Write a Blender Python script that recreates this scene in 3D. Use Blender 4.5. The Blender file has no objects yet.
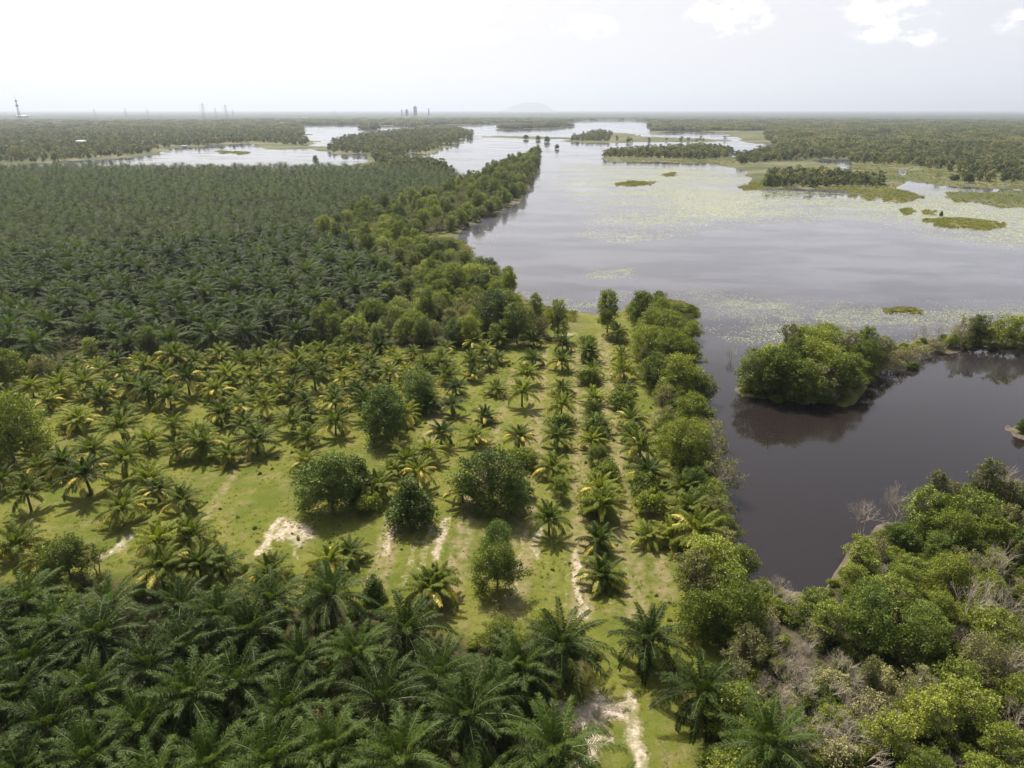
import bpy, math, random
import numpy as np
from math import radians as rad

# ------------------------------------------------------------------ camera
H = 60.0; F = 720.0; PITCH = math.atan((384 - 110) / F)
sc = bpy.context.scene
C = sc.collection
cam = bpy.data.cameras.new('camera'); camo = bpy.data.objects.new('camera', cam); C.objects.link(camo)
camo.location = (0, 0, H); camo.rotation_euler = (math.pi / 2 - PITCH, 0, 0)
cam.sensor_width = 36; cam.lens = 36 * F / 1024; cam.clip_start = 0.5; cam.clip_end = 200000
sc.camera = camo
# ------------------------------------------------------------------ light
SUN_EL, SUN_AZ = 56.0, -24.0        # azimuth from +Y towards +X
SKY_STRENGTH = 0.1
w = bpy.data.worlds.new('World'); sc.world = w; w.use_nodes = True
sd = bpy.data.lights.new('sun', 'SUN'); sd.energy = 5.0; sd.angle = rad(0.6); sd.color = (1, 0.95, 0.86)
so = bpy.data.objects.new('sun', sd); C.objects.link(so); so.location = (0, 0, 200)
from mathutils import Vector
sv = Vector((math.sin(rad(SUN_AZ)) * math.cos(rad(SUN_EL)), math.cos(rad(SUN_AZ)) * math.cos(rad(SUN_EL)), math.sin(rad(SUN_EL))))
so.rotation_euler = sv.to_track_quat('Z', 'Y').to_euler()
sc.view_settings.view_transform = 'Standard'; sc.view_settings.look = 'None'
sc.view_settings.gamma = 1; sc.view_settings.exposure = 0.42; sc.view_settings.use_curve_mapping = False
sc.cycles.max_bounces = 5; sc.cycles.diffuse_bounces = 2; sc.cycles.glossy_bounces = 2
sc.cycles.transmission_bounces = 2; sc.cycles.transparent_max_bounces = 4; sc.cycles.volume_bounces = 0
sc.cycles.use_denoising = True
sc.cycles.sample_clamp_indirect = 4

def N(nt, typ, **kw):
    n = nt.nodes.new(typ)
    for k, v in kw.items():
        if k.startswith('i_'):
            n.inputs[k[2:].replace('_', ' ')].default_value = v
        else:
            setattr(n, k, v)
    return n
def L(nt, a, b): nt.links.new(a, b)
def math_(nt, op, a, b=None, clamp=False):
    n = nt.nodes.new('ShaderNodeMath'); n.operation = op; n.use_clamp = clamp
    for i, v in enumerate((a, b)):
        if v is None: continue
        if isinstance(v, (int, float)): n.inputs[i].default_value = v
        else: nt.links.new(v, n.inputs[i])
    return n.outputs[0]
def muladd(nt, a, b, c):
    n = nt.nodes.new('ShaderNodeMath'); n.operation = 'MULTIPLY_ADD'; nt.links.new(a, n.inputs[0]); n.inputs[1].default_value = b; n.inputs[2].default_value = c
    return n.outputs[0]
def mixc(nt, f, a, b, mode='MIX'):
    n = nt.nodes.new('ShaderNodeMix'); n.data_type = 'RGBA'; n.blend_type = mode
    for s, v in ((n.inputs[0], f), (n.inputs[6], a), (n.inputs[7], b)):
        if isinstance(v, (int, float)): s.default_value = v
        elif isinstance(v, tuple): s.default_value = (v[0], v[1], v[2], 1)
        else: nt.links.new(v, s)
    return n.outputs[2]
def ramp(nt, fac, lo, hi):
    n = nt.nodes.new('ShaderNodeMapRange'); n.interpolation_type = 'SMOOTHSTEP'
    nt.links.new(fac, n.inputs[0]); n.inputs[1].default_value = lo; n.inputs[2].default_value = hi
    return n.outputs[0]

def pixdir(px, py):
    px = np.asarray(px, float); py = np.asarray(py, float)
    x = (px - 512) / F; u = -(py - 384) / F
    return x, math.cos(PITCH) + u * math.sin(PITCH), -math.sin(PITCH) + u * math.cos(PITCH)
def G(px, py, z=0.0):
    x, y, zz = pixdir(px, py)
    t = (z - H) / zz
    return np.stack([x * t, y * t], -1)
def P(x, y, z=0.0):            # world -> pixel
    x = np.asarray(x, float); y = np.asarray(y, float); dz = np.asarray(z, float) - H
    d = y * math.cos(PITCH) - dz * math.sin(PITCH)
    u = y * math.sin(PITCH) + dz * math.cos(PITCH)
    d = np.where(np.abs(d) < 1e-3, 1e-3, d)
    return 512 + F * x / d, 384 - F * u / d, d

# world / sky
nt = w.node_tree; nt.nodes.clear()
sky = N(nt, 'ShaderNodeTexSky', sky_type='NISHITA', sun_disc=False, sun_elevation=rad(SUN_EL), sun_rotation=rad(SUN_AZ),
        altitude=0, air_density=1.0, dust_density=6.0, ozone_density=1.0)
tc = N(nt, 'ShaderNodeTexCoord')
sep = N(nt, 'ShaderNodeSeparateXYZ'); L(nt, tc.outputs['Generated'], sep.inputs[0])
zc = math_(nt, 'MAXIMUM', sep.outputs[2], 0.03)
cx = math_(nt, 'DIVIDE', sep.outputs[0], zc); cy = math_(nt, 'DIVIDE', sep.outputs[1], zc)
cmb = N(nt, 'ShaderNodeCombineXYZ'); L(nt, cx, cmb.inputs[0]); L(nt, cy, cmb.inputs[1])
veil = N(nt, 'ShaderNodeTexNoise', i_Scale=0.42, i_Detail=5.0, i_Roughness=0.5); L(nt, cmb.outputs[0], veil.inputs[0])
vf = math_(nt, 'MULTIPLY_ADD', veil.outputs[0], 0.95); nt.nodes[-1].inputs[2].default_value = 0.12; nt.nodes[-1].use_clamp = True
lft = ramp(nt, sep.outputs[0], 0.75, -0.6)
vcol = mixc(nt, lft, (6.5, 6.55, 7.1), (8.3, 8.0, 7.7))
low = ramp(nt, sep.outputs[2], 0.5, 0.2)            # thin cloud and glare are thick towards the horizon, thin overhead
vf = math_(nt, 'MULTIPLY_ADD', low, .9); nt.nodes[-1].inputs[2].default_value = .06
vn = math_(nt, 'MULTIPLY', math_(nt, 'MULTIPLY', math_(nt, 'SUBTRACT', veil.outputs[0], .5), .5), ramp(nt, sep.outputs[2], .04, .2))
vf = math_(nt, 'MULTIPLY', math_(nt, 'ADD', vf, vn, True), muladd(nt, ramp(nt, sep.outputs[1], -.35, .35), .8, .2))   # the sunward half of the sky glares
col = mixc(nt, vf, sky.outputs[0], vcol)
nz = N(nt, 'ShaderNodeTexNoise', i_Scale=26.0, i_Detail=6.0, i_Roughness=0.6)
mp = N(nt, 'ShaderNodeMapping'); mp.inputs['Scale'].default_value = (1, 1, 1.9)
L(nt, tc.outputs['Generated'], mp.inputs[0]); L(nt, mp.outputs[0], nz.inputs[0])
tot = None
for (px, py, rx, rz, k) in ((728, 17, .058, .026, .8), (585, 27, .05, .018, .6), (893, 26, .055, .022, .75), (915, 38, .035, .012, .7), (880, 5, .05, .02, .7), (1040, 22, .04, .02, .7), (480, 38, .05, .012, .3)):
    dx, dy, dz = pixdir(px, py); n_ = math.sqrt(dx * dx + dy * dy + dz * dz); dx, dy, dz = dx / n_, dy / n_, dz / n_
    a = math_(nt, 'DIVIDE', math_(nt, 'SUBTRACT', sep.outputs[0], float(dx)), rx)
    b = math_(nt, 'DIVIDE', math_(nt, 'SUBTRACT', sep.outputs[2], float(dz)), rz)
    c = math_(nt, 'SUBTRACT', 1.0, math_(nt, 'ADD', math_(nt, 'MULTIPLY', a, a), math_(nt, 'MULTIPLY', b, b)))
    c = math_(nt, 'MULTIPLY', math_(nt, 'MAXIMUM', c, 0.0), k)
    fr = math_(nt, 'GREATER_THAN', sep.outputs[1], 0.0)
    c = math_(nt, 'MULTIPLY', c, fr)
    tot = c if tot is None else math_(nt, 'MAXIMUM', tot, c)
cm = math_(nt, 'MULTIPLY', tot, ramp(nt, nz.outputs[0], 0.36, 0.6))
cm = ramp(nt, cm, 0.03, 0.5)
col = mixc(nt, cm, col, (9.2, 9.1, 9.0))
bg = N(nt, 'ShaderNodeBackground'); bg.inputs[1].default_value = SKY_STRENGTH
L(nt, col, bg.inputs[0])
wo = N(nt, 'ShaderNodeOutputWorld'); L(nt, bg.outputs[0], wo.inputs[0])

rng = np.random.default_rng(7)
# ------------------------------------------------------------------ mesh helpers
def mesh(name, V, quads=None, tris=None, mats=(), mi=None, attr=None, smooth=False):
    V = np.asarray(V, np.float32)
    me = bpy.data.meshes.new(name)
    nq = 0 if quads is None else len(quads); ntri = 0 if tris is None else len(tris)
    lv = []
    if nq: lv.append(np.asarray(quads, np.int32).ravel())
    if ntri: lv.append(np.asarray(tris, np.int32).ravel())
    lv = np.concatenate(lv)
    me.vertices.add(len(V)); me.vertices.foreach_set('co', V.ravel())
    me.loops.add(len(lv)); me.loops.foreach_set('vertex_index', lv)
    tot = np.concatenate([np.full(nq, 4), np.full(ntri, 3)]).astype(np.int32)
    me.polygons.add(nq + ntri); me.polygons.foreach_set('loop_start', (np.cumsum(tot) - tot).astype(np.int32))
    for m in mats: me.materials.append(m)
    if mi is not None: me.polygons.foreach_set('material_index', np.asarray(mi, np.int32))
    if smooth: me.polygons.foreach_set('use_smooth', np.ones(nq + ntri, bool))
    for k, v in (attr or {}).items():
        v = np.asarray(v, np.float32)
        dom = 'POINT' if len(v) == len(V) else 'FACE'
        at = me.attributes.new(k, 'FLOAT', dom); at.data.foreach_set('value', v)
    me.update(calc_edges=True); me.validate()
    return me

class MB:
    """collects quads and triangles"""
    def __init__(s): s.V = []; s.Q = []; s.T = []; s.mq = []; s.mt = []; s.aq = []; s.at = []; s.n = 0
    def add(s, V, Q=None, T=None, m=0, a=0.5):
        V = np.asarray(V, float).reshape(-1, 3)
        if Q is not None and len(Q):
            Q = np.asarray(Q, int).reshape(-1, 4); s.Q.append(Q + s.n); s.mq.append(np.full(len(Q), m)); s.aq.append(np.broadcast_to(a, (len(Q),)))
        if T is not None and len(T):
            T = np.asarray(T, int).reshape(-1, 3); s.T.append(T + s.n); s.mt.append(np.full(len(T), m)); s.at.append(np.broadcast_to(a, (len(T),)))
        s.V.append(V); s.n += len(V)
    def tube(s, pts, r, k=6, m=0, a=0.5, cap=True):
        pts = np.asarray(pts, float); r = np.broadcast_to(r, (len(pts),))
        d = np.gradient(pts, axis=0); d /= np.linalg.norm(d, axis=1)[:, None] + 1e-9
        ref = np.where(np.abs(d[:, 2:3]) > 0.9, np.array([[1., 0, 0]]), np.array([[0, 0, 1.]]))
        u = np.cross(d, ref); u /= np.linalg.norm(u, axis=1)[:, None] + 1e-9; v = np.cross(u, d)
        t = np.arange(k) * 2 * math.pi / k
        R = pts[:, None] + r[:, None, None] * (np.cos(t)[None, :, None] * u[:, None] + np.sin(t)[None, :, None] * v[:, None])
        i = np.arange(len(pts) - 1)[:, None] * k + np.arange(k)[None]; j = np.arange(len(pts) - 1)[:, None] * k + (np.arange(k)[None] + 1) % k
        Q = np.stack([i, j, j + k, i + k], -1).reshape(-1, 4)
        s.add(R, Q, m=m, a=a)
        if cap:
            b = (len(pts) - 1) * k
            s.add(R[-1], None, [[0, q, q + 1] for q in range(1, k - 1)], m=m, a=a)
    def box(s, c, d, m=0, rot=0.0):
        x, y, z = [q / 2 for q in d]
        V = np.array([[sx * x, sy * y, sz * z] for sz in (-1, 1) for sx, sy in ((-1, -1), (1, -1), (1, 1), (-1, 1))])
        cr, sr = math.cos(rot), math.sin(rot); V = V @ np.array([[cr, sr, 0], [-sr, cr, 0], [0, 0, 1]]) + np.array(c)
        s.add(V, [[3, 2, 1, 0], [4, 5, 6, 7], [0, 1, 5, 4], [1, 2, 6, 5], [2, 3, 7, 6], [3, 0, 4, 7]], m=m)
    def done(s, name, mats):
        Q = np.concatenate(s.Q) if s.Q else None; T = np.concatenate(s.T) if s.T else None
        return mesh(name, np.concatenate(s.V), Q, T, mats, np.concatenate(s.mq + s.mt), {'v': np.concatenate(s.aq + s.at)})

def link(name, me, parent=None, loc=(0, 0, 0), rot=(0, 0, 0), scale=1.0):
    o = bpy.data.objects.new(name, me); C.objects.link(o)
    o.location = loc; o.rotation_euler = rot; o.scale = (scale,) * 3 if isinstance(scale, (int, float)) else scale
    if parent is not None: o.parent = parent
    return o
def tag(o, label=None, cat=None, group=None, kind=None):
    for k, v in (('label', label), ('category', cat), ('group', group), ('kind', kind)):
        if v: o[k] = v
    return o

# ------------------------------------------------------------------ 2-D noise + polygons
def vnoise(x, y, seed=0):
    x = np.asarray(x, float); y = np.asarray(y, float)
    xi = np.floor(x).astype(np.int64); yi = np.floor(y).astype(np.int64); fx = x - xi; fy = y - yi
    fx = fx * fx * (3 - 2 * fx); fy = fy * fy * (3 - 2 * fy)
    def h(a, b):
        n = (a * 374761393 + b * 668265263 + seed * 1442695041) & 0xffffffff
        n = ((n ^ (n >> 13)) * 1274126177) & 0xffffffff
        return ((n ^ (n >> 16)) & 0xffff) / 65535.0
    return (h(xi, yi) * (1 - fx) + h(xi + 1, yi) * fx) * (1 - fy) + (h(xi, yi + 1) * (1 - fx) + h(xi + 1, yi + 1) * fx) * fy
def fbm(x, y, seed=0, o=4):
    s = 0; a = 0.5; t = 0
    for i in range(o):
        s = s + a * vnoise(x, y, seed + i * 17); t += a; a *= 0.5; x = x * 2.03 + 5.1; y = y * 2.03 + 3.7
    return s / t
def inside(poly, x, y):
    c = np.zeros(np.shape(x), bool); n = len(poly)
    for i in range(n):
        x1, y1 = poly[i]; x2, y2 = poly[(i + 1) % n]
        if y1 == y2: continue
        c ^= ((y1 > y) != (y2 > y)) & (x < (x2 - x1) * (y - y1) / (y2 - y1) + x1)
    return c
def edged(poly, x, y):
    d = np.full(np.shape(x), 1e18); n = len(poly)
    for i in range(n):
        ax, ay = poly[i]; bx, by = poly[(i + 1) % n]; ex, ey = bx - ax, by - ay
        l2 = ex * ex + ey * ey + 1e-9
        t = np.clip(((x - ax) * ex + (y - ay) * ey) / l2, 0, 1)
        d = np.minimum(d, (x - ax - t * ex) ** 2 + (y - ay - t * ey) ** 2)
    return np.sqrt(d)
def sdf(poly, x, y): return np.where(inside(poly, x, y), 1, -1) * edged(poly, x, y)
def W(pl, z=0.0): return [tuple(p) for p in G([a for a, b in pl], [b for a, b in pl], z)]

MAIN = [(-1500, 1500), (2500, 1500), (2500, 520), (1300, 512), (1100, 505), (1024, 502), (985, 492), (940, 507), (880, 535), (850, 562), (805, 592), (770, 582), (747, 574), (737, 548), (730, 522), (724, 498), (718, 470), (714, 440), (706, 405), (698, 380), (696, 352), (704, 330), (704, 312), (690, 303), (640, 304), (575, 314), (548, 306), (520, 296), (505, 286), (494, 272), (482, 258), (488, 246), (470, 238), (482, 226), (505, 212), (522, 198), (538, 184), (546, 168), (547, 154), (538, 151), (515, 161), (495, 171), (478, 180), (472, 177), (455, 170), (435, 165), (408, 161), (418, 155), (436, 149), (455, 143), (473, 139), (474, 132), (440, 128), (400, 132), (375, 134), (345, 139), (332, 144), (328, 151), (345, 154), (372, 155), (374, 161), (345, 170), (200, 170), (60, 170), (20, 168.5), (-400, 171), (-1500, 171)]
LEFT = [(-3000, 172), (20, 169), (40, 165), (60, 162), (120, 158), (150, 155), (170, 149), (210, 146), (256, 142.5), (262, 147), (285, 150), (330, 148.6), (330, 147.2), (300, 146), (309, 143), (309, 137), (300, 130), (290, 126), (290, 124), (-3000, 124)]
FARR = [(-3000, 126.5), (290, 126.5), (300, 125), (360, 125), (410, 126.5), (440, 124.5), (480, 124.5), (500, 123), (560, 124), (575, 121), (600, 120.5), (645, 121), (650, 128), (648, 134), (665, 131), (700, 131), (722, 133), (735, 138), (760, 143), (775, 150), (745, 156), (717, 158), (715, 164), (738, 168), (748, 171), (744, 175), (757, 178), (750, 183), (766, 187), (800, 189), (850, 190), (885, 186), (905, 181), (950, 186), (1024, 190), (1200, 193), (4000, 195), (4000, 110.5), (-3000, 110.5)]
ISL = [
 [(742, 390), (760, 398), (800, 404), (840, 400), (868, 384), (890, 374), (918, 366), (930, 353), (955, 353), (978, 348), (1024, 357), (1150, 372), (1150, 350), (1060, 335), (1024, 332), (985, 332), (950, 338), (925, 342), (900, 350), (870, 355), (820, 360), (770, 372)],
 [(597, 157), (600, 153), (700, 148), (735, 150), (735, 160), (700, 165), (640, 162), (600, 160)],
 [(571, 142), (575, 137), (600, 132), (630, 134), (650, 137), (700, 138.5), (700, 140), (650, 141), (612, 143), (590, 144)],
 [(500, 129.3), (572, 127.6), (572, 126), (500, 127)], [(475, 137.2), (530, 139.3), (570, 139), (570, 137.5), (500, 135.6)],
 [(358, 129.5), (374, 129.5), (372, 127), (360, 127)],
 [(208, 153), (225, 150.5), (244, 151.5), (240, 154), (220, 155)],
 [(612, 182), (625, 180), (640, 182), (636, 185.5), (618, 185)], [(648, 175), (672, 173), (670, 176.5), (652, 177.5)],
 [(738, 186), (760, 183.5), (775, 185), (772, 190), (745, 189)],
 [(850, 189), (880, 188), (930, 195), (935, 200), (900, 203), (860, 200)],
 [(962, 193), (1010, 191), (1200, 196), (1200, 213), (1010, 209), (975, 203)],
 [(935, 221), (970, 219), (1006, 223), (1008, 228), (985, 230), (950, 227)], [(895, 210), (915, 209), (926, 213), (910, 216)],
 [(937, 213), (942, 212), (945, 216), (938, 216)], [(892, 312.2), (910, 312.4), (930, 313), (930, 314), (905, 313.8)],
 [(1014, 431), (1022, 424), (1060, 426), (1060, 440), (1020, 437)],
 [(604, 140), (660, 139), (735, 140), (735, 142), (660, 142), (604, 143)],
]
POND = [[(820, 160), (850, 159), (857, 166), (850, 169), (832, 164)], [(836, 134.5), (870, 134), (930, 137), (980, 139.5), (978, 141), (930, 140), (870, 138)], [(640, 125.2), (560, 127), (540, 130), (560, 133)], [(880, 168), (898, 170), (896, 176), (884, 173)], [(470, 131.5), (500, 131.5), (500, 134), (470, 134.5)]]
MW, LW, FW = W(MAIN), W(LEFT), W(FARR); IW = [W(p) for p in ISL]; PW = [W(p) for p in POND]
def land(x, y):
    """signed distance (m) to the shore, positive on land"""
    x = np.asarray(x, float); y = np.asarray(y, float)
    D = np.hypot(x, y)
    a = np.clip(D / 120, 0.6, 10)
    s = 6.0 * a
    xw = x + (fbm(x / s, y / s, 3) - .5) * s * 1.6 + (fbm(x * 4 / s, y * 4 / s, 23) - .5) * s * .4; yw = y + (fbm(x / s, y / s, 9) - .5) * s * 1.6 + (fbm(x * 4 / s, y * 4 / s, 29) - .5) * s * .4
    d = np.full(x.shape, -1e9)
    for p in [MW, LW, FW] + IW: d = np.maximum(d, sdf(p, xw, yw))
    for p in PW: d = np.minimum(d, -sdf(p, xw, yw))
    return np.where(y < 12, 50.0, d)
def zland(d, D):
    k = np.clip(D / 150, 1, 6)
    return np.clip(d / (3.2 * k), -1, 1) * 0.75 + np.clip(d / 60, 0, 1) * 0.3 - 0.02
def gz(x, y):
    x = np.atleast_1d(np.asarray(x, float)); y = np.atleast_1d(np.asarray(y, float))
    return zland(land(x, y), np.hypot(x, y))

# ------------------------------------------------------------------ materials
def new_mat(name):
    m = bpy.data.materials.new(name); m.use_nodes = True; m.node_tree.nodes.clear(); return m, m.node_tree
def out(nt, s):
    o = N(nt, 'ShaderNodeOutputMaterial'); L(nt, s, o.inputs[0])
def leaf_mat(name, c1, c2, c3=None, rough=0.42, spec=0.5, trans=0.28, obj=0.5, tcol=None):
    m, nt = new_mat(name)
    at = N(nt, 'ShaderNodeAttribute', attribute_name='v')
    oi = N(nt, 'ShaderNodeObjectInfo')
    geo = N(nt, 'ShaderNodeNewGeometry')
    col = mixc(nt, at.outputs['Fac'], c1, c2)
    if c3: col = mixc(nt, math_(nt, 'MULTIPLY', oi.outputs['Random'], obj), col, c3)
    hs = N(nt, 'ShaderNodeHueSaturation')
    L(nt, muladd(nt, oi.outputs['Random'], 0.6, 0.68), hs.inputs['Value'])
    L(nt, col, hs.inputs['Color']); col = hs.outputs[0]
    p = N(nt, 'ShaderNodeBsdfPrincipled'); L(nt, col, p.inputs['Base Color']); p.inputs['Roughness'].default_value = rough
    p.inputs['Specular IOR Level'].default_value = spec
    t = N(nt, 'ShaderNodeBsdfTranslucent')
    L(nt, mixc(nt, 1.0, col, tcol or (1.25, 1.32, 0.55), 'MULTIPLY'), t.inputs[0])
    mx = N(nt, 'ShaderNodeMixShader'); mx.inputs[0].default_value = trans
    L(nt, p.outputs[0], mx.inputs[1]); L(nt, t.outputs[0], mx.inputs[2]); out(nt, mx.outputs[0])
    return m
def plain(name, c1, c2=None, rough=0.8, scale=3.0, spec=0.3):
    m, nt = new_mat(name)
    p = N(nt, 'ShaderNodeBsdfPrincipled'); p.inputs['Roughness'].default_value = rough; p.inputs['Specular IOR Level'].default_value = spec
    tc = N(nt, 'ShaderNodeTexCoord'); nz = N(nt, 'ShaderNodeTexNoise', i_Scale=scale, i_Detail=4.0); L(nt, tc.outputs['Object'], nz.inputs[0])
    L(nt, mixc(nt, ramp(nt, nz.outputs[0], .35, .65), c1, c2 or c1), p.inputs['Base Color']); out(nt, p.outputs[0])
    return m
M_oil = leaf_mat('oil palm leaf', (.009, .022, .004), (.06, .095, .012), (.07, .10, .016), rough=.42, spec=.1, trans=.38)
M_oilyoung = leaf_mat('young oil palm leaf', (.04, .08, .014), (.08, .125, .022), rough=.5, spec=.2, trans=.35)
M_rach = plain('leaf stalk', (.16, .17, .05), (.11, .14, .04), .5)
M_coco = leaf_mat('coconut palm leaf', (.13, .155, .018), (.04, .09, .011), (.34, .33, .035), rough=.5, spec=.15, trans=.42, obj=.4)
M_cocoy = leaf_mat('yellow coconut leaf', (.62, .54, .08), (.72, .64, .12), (.6, .42, .06), rough=.45, trans=.35, tcol=(1.2, 1.1, .6))
M_deadf = leaf_mat('dry frond', (.2, .13, .06), (.3, .2, .1), rough=.7, trans=.15, tcol=(1, .8, .5))
M_bark = plain('palm bark', (.16, .12, .085), (.09, .07, .05), .9, 5)
M_bark2 = plain('tree bark', (.2, .17, .13), (.11, .09, .07), .9, 4)
M_twig = plain('bare twigs', (.5, .43, .33), (.36, .31, .24), .9, 2)
M_dg = leaf_mat('dark broad leaves', (.055, .092, .011), (.13, .18, .022), (.12, .15, .02), rough=.5, spec=.3)
M_mg = leaf_mat('mid green leaves', (.085, .128, .016), (.195, .24, .03), (.22, .22, .035), rough=.5, spec=.25, trans=.38)
M_lg = leaf_mat('yellow green leaves', (.14, .19, .022), (.26, .32, .04), (.28, .27, .05), rough=.5, spec=.3)
M_ol = leaf_mat('olive leaves', (.12, .14, .04), (.22, .22, .075), (.22, .19, .08), rough=.6, spec=.2)
M_far = leaf_mat('woodland leaves', (.055, .08, .025), (.15, .18, .055), (.26, .24, .11), rough=.6, spec=.2, obj=.75)
M_brown = leaf_mat('dry brush', (.22, .2, .09), (.36, .31, .16), (.24, .25, .08), rough=.9, spec=.1, trans=.1, tcol=(1, .9, .7))
M_grass = leaf_mat('grass blades', (.17, .19, .03), (.26, .27, .06), (.28, .24, .08), rough=.6, spec=.2, trans=.3)
M_reed = leaf_mat('reed blades', (.28, .32, .08), (.42, .4, .15), (.4, .34, .16), rough=.7, spec=.2, trans=.2)

# ------------------------------------------------------------------ ground
ys = np.concatenate([np.array([110.12, 110.3, 110.7]), np.arange(111.2, 300, 0.62), np.arange(300, 800, 1.1), np.arange(805, 1500, 12)])
dep = np.arctan((ys - 384) / F) + PITCH
Dd = np.concatenate([H / np.tan(dep), [12, 8, 4, 0.5]])
az = np.concatenate([np.arange(-180, -42, 6), np.linspace(-42, 42, 900), np.arange(48, 181, 6)])
A, R = np.meshgrid(np.radians(az), Dd)
X = R * np.sin(A); Y = R * np.cos(A) 
fr = np.abs(A) < np.radians(43)
dl = np.full(X.shape, 60.0)
dl[fr] = land(X[fr], Y[fr])
# outside the frame: right = lake stays lake in the middle band
o_ = ~fr & (Y > 12); dl[o_] = land(X[o_], Y[o_])
Z = zland(dl, R)
nearw = np.clip(1 - R / 400, 0, 1)
Z += np.where(dl > 2, (fbm(X / 3, Y / 3, 31) - .5) * 0.22 * nearw + (fbm(X / 25, Y / 25, 5) - .5) * .5 * nearw, 0)
# masks
PX, PY, _ = P(X, Y, 0.5)
def stroke(pts, width, amp=.5, sc_=1.0, seed=1):
    """soft band round a polyline given in pixels, width in metres"""
    g = G([a for a, b in pts], [b for a, b in pts], .5); d = np.full(X.shape, 1e9)
    sel = (R < 400) & fr
    x = X[sel] + (fbm(X[sel] / 2.5, Y[sel] / 2.5, seed) - .5) * 1.6; y = Y[sel] + (fbm(X[sel] / 2.5, Y[sel] / 2.5, seed + 4) - .5) * 1.6
    dd = np.full(x.shape, 1e9)
    for (ax, ay), (bx, by) in zip(g[:-1], g[1:]):
        ex, ey = bx - ax, by - ay; t = np.clip(((x - ax) * ex + (y - ay) * ey) / (ex * ex + ey * ey + 1e-9), 0, 1)
        dd = np.minimum(dd, np.hypot(x - ax - t * ex, y - ay - t * ey))
    d[sel] = dd
    return np.clip(1.3 - d / width, 0, 1)
def blob(poly, soft=1.2, seed=2):
    g = W(poly, .5); d = np.full(X.shape, -1e9); sel = (R < 400) & fr
    x = X[sel] + (fbm(X[sel] / 2.2, Y[sel] / 2.2, seed) - .5) * 3.4; y = Y[sel] + (fbm(X[sel] / 2.2, Y[sel] / 2.2, seed + 4) - .5) * 3.4
    d[sel] = sdf(g, x, y); return np.clip(.45 + d / (soft * 2.4), 0, 1)
sand = np.zeros(X.shape)
mx = np.maximum
for p, k in (([(278, 522), (292, 518), (318, 528), (320, 540), (302, 555), (296, 568), (288, 566), (291, 552), (278, 548), (262, 556), (257, 556), (268, 538)], 1.0),
          ([(535, 700), (575, 712), (598, 692), (626, 704), (628, 722), (612, 728), (612, 745), (602, 760), (604, 800), (570, 800), (562, 745), (545, 728)], 1.35),
          ([(66, 358), (82, 356), (84, 366), (68, 368)], 1), ([(0, 560), (14, 560), (12, 570), (0, 572)], .7), ([(562, 334), (580, 333), (580, 338), (562, 339)], .9),
          ([(428, 292), (436, 292), (434, 296), (428, 296)], .8), ([(352, 248), (356, 246), (362, 248), (354, 250)], .5)):
    sand = mx(sand, blob(p) * k * .85)
for p, wd, k in (([(258, 556), (270, 538), (282, 522)], .8, .9), ([(104, 560), (118, 553), (130, 540)], .8, .9), ([(385, 555), (392, 540), (396, 530)], .9, .85), ([(372, 565), (380, 540), (386, 525)], .5, .5),
               ([(436, 562), (440, 545), (447, 522)], .9, .8), ([(420, 570), (428, 540), (434, 528)], .7, .7), ([(418, 590), (424, 580)], 1.2, .5), ([(398, 600), (412, 560), (424, 522)], .6, .6), ([(446, 580), (456, 545), (462, 520)], .5, .55), ([(512, 600), (520, 560), (527, 528)], .6, .6), ([(548, 610), (550, 580), (551, 556)], .5, .5), ([(566, 620), (566, 580), (567, 545)], .5, .5), ([(612, 620), (608, 580), (604, 560)], .6, .5), ([(366, 590), (376, 555), (388, 520)], .7, .6), ([(464, 560), (468, 530), (470, 515)], .55, .5),
               ([(536, 560), (537, 545), (540, 530)], .8, .8), ([(527, 556), (529, 540)], .6, .5), ([(585, 620), (580, 600), (574, 580), (577, 553)], .55, .95), ([(590, 620), (589, 600), (590, 585)], .5, .6), ([(525, 590), (530, 570)], .5, .35),
               ([(404, 588), (400, 610)], 1.6, .35), ([(610, 440), (611, 432)], .5, .6), ([(618, 510), (622, 540)], .4, .4), ([(640, 590), (630, 560), (625, 540)], .5, .25), ([(630, 700), (634, 735), (640, 768)], .9, .9)):
    sand = mx(sand, stroke(p, wd * 1.5) * k * .9)
# wheel ruts running between the palm rows
rut = np.zeros(X.shape)
for p in ([(582, 350), (584, 400), (585, 470), (585, 545), (586, 620)], [(538, 350), (532, 400), (525, 470), (516, 545), (505, 620)], [(662, 600), (648, 520), (634, 440), (622, 380)], [(440, 400), (423, 450), (402, 510), (370, 590)], [(486, 440), (470, 500), (454, 560), (440, 620)], [(600, 335), (604, 400), (612, 470), (622, 545), (632, 620)], [(606, 335), (612, 400), (621, 470), (633, 545), (646, 620)], [(575, 350), (577, 400), (577, 470), (576, 545), (575, 620)], [(545, 350), (541, 400), (535, 470), (527, 545), (517, 620)],
          [(515, 370), (505, 400), (494, 440), (478, 500), (463, 560), (452, 610)], [(668, 600), (655, 520), (640, 440)], [(446, 400), (430, 450), (410, 510), (380, 590)], [(255, 440), (225, 490), (205, 520)]):
    rut = mx(rut, stroke(p, 1.0, seed=8))
mud = np.clip(1.2 - np.abs(dl - 0.3) / (1.5 * np.clip(R / 200, 1, 3)), 0, 1) * np.clip(1.4 - R / 700, 0, 1)
mud = mx(mud, blob([(735, 575), (770, 578), (800, 590), (805, 640), (850, 690), (880, 768), (790, 768), (750, 640)], 4) * .8)
mud = mx(mud, blob([(512, 305), (575, 318), (575, 330), (512, 325)], 4) * .7); mud = mx(mud, blob([(640, 300), (712, 300), (712, 330), (660, 320)], 4) * .7)
mud = mx(mud, blob([(425, 245), (440, 234), (478, 232), (485, 246), (478, 258), (440, 252)], 5) * .55)
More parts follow.
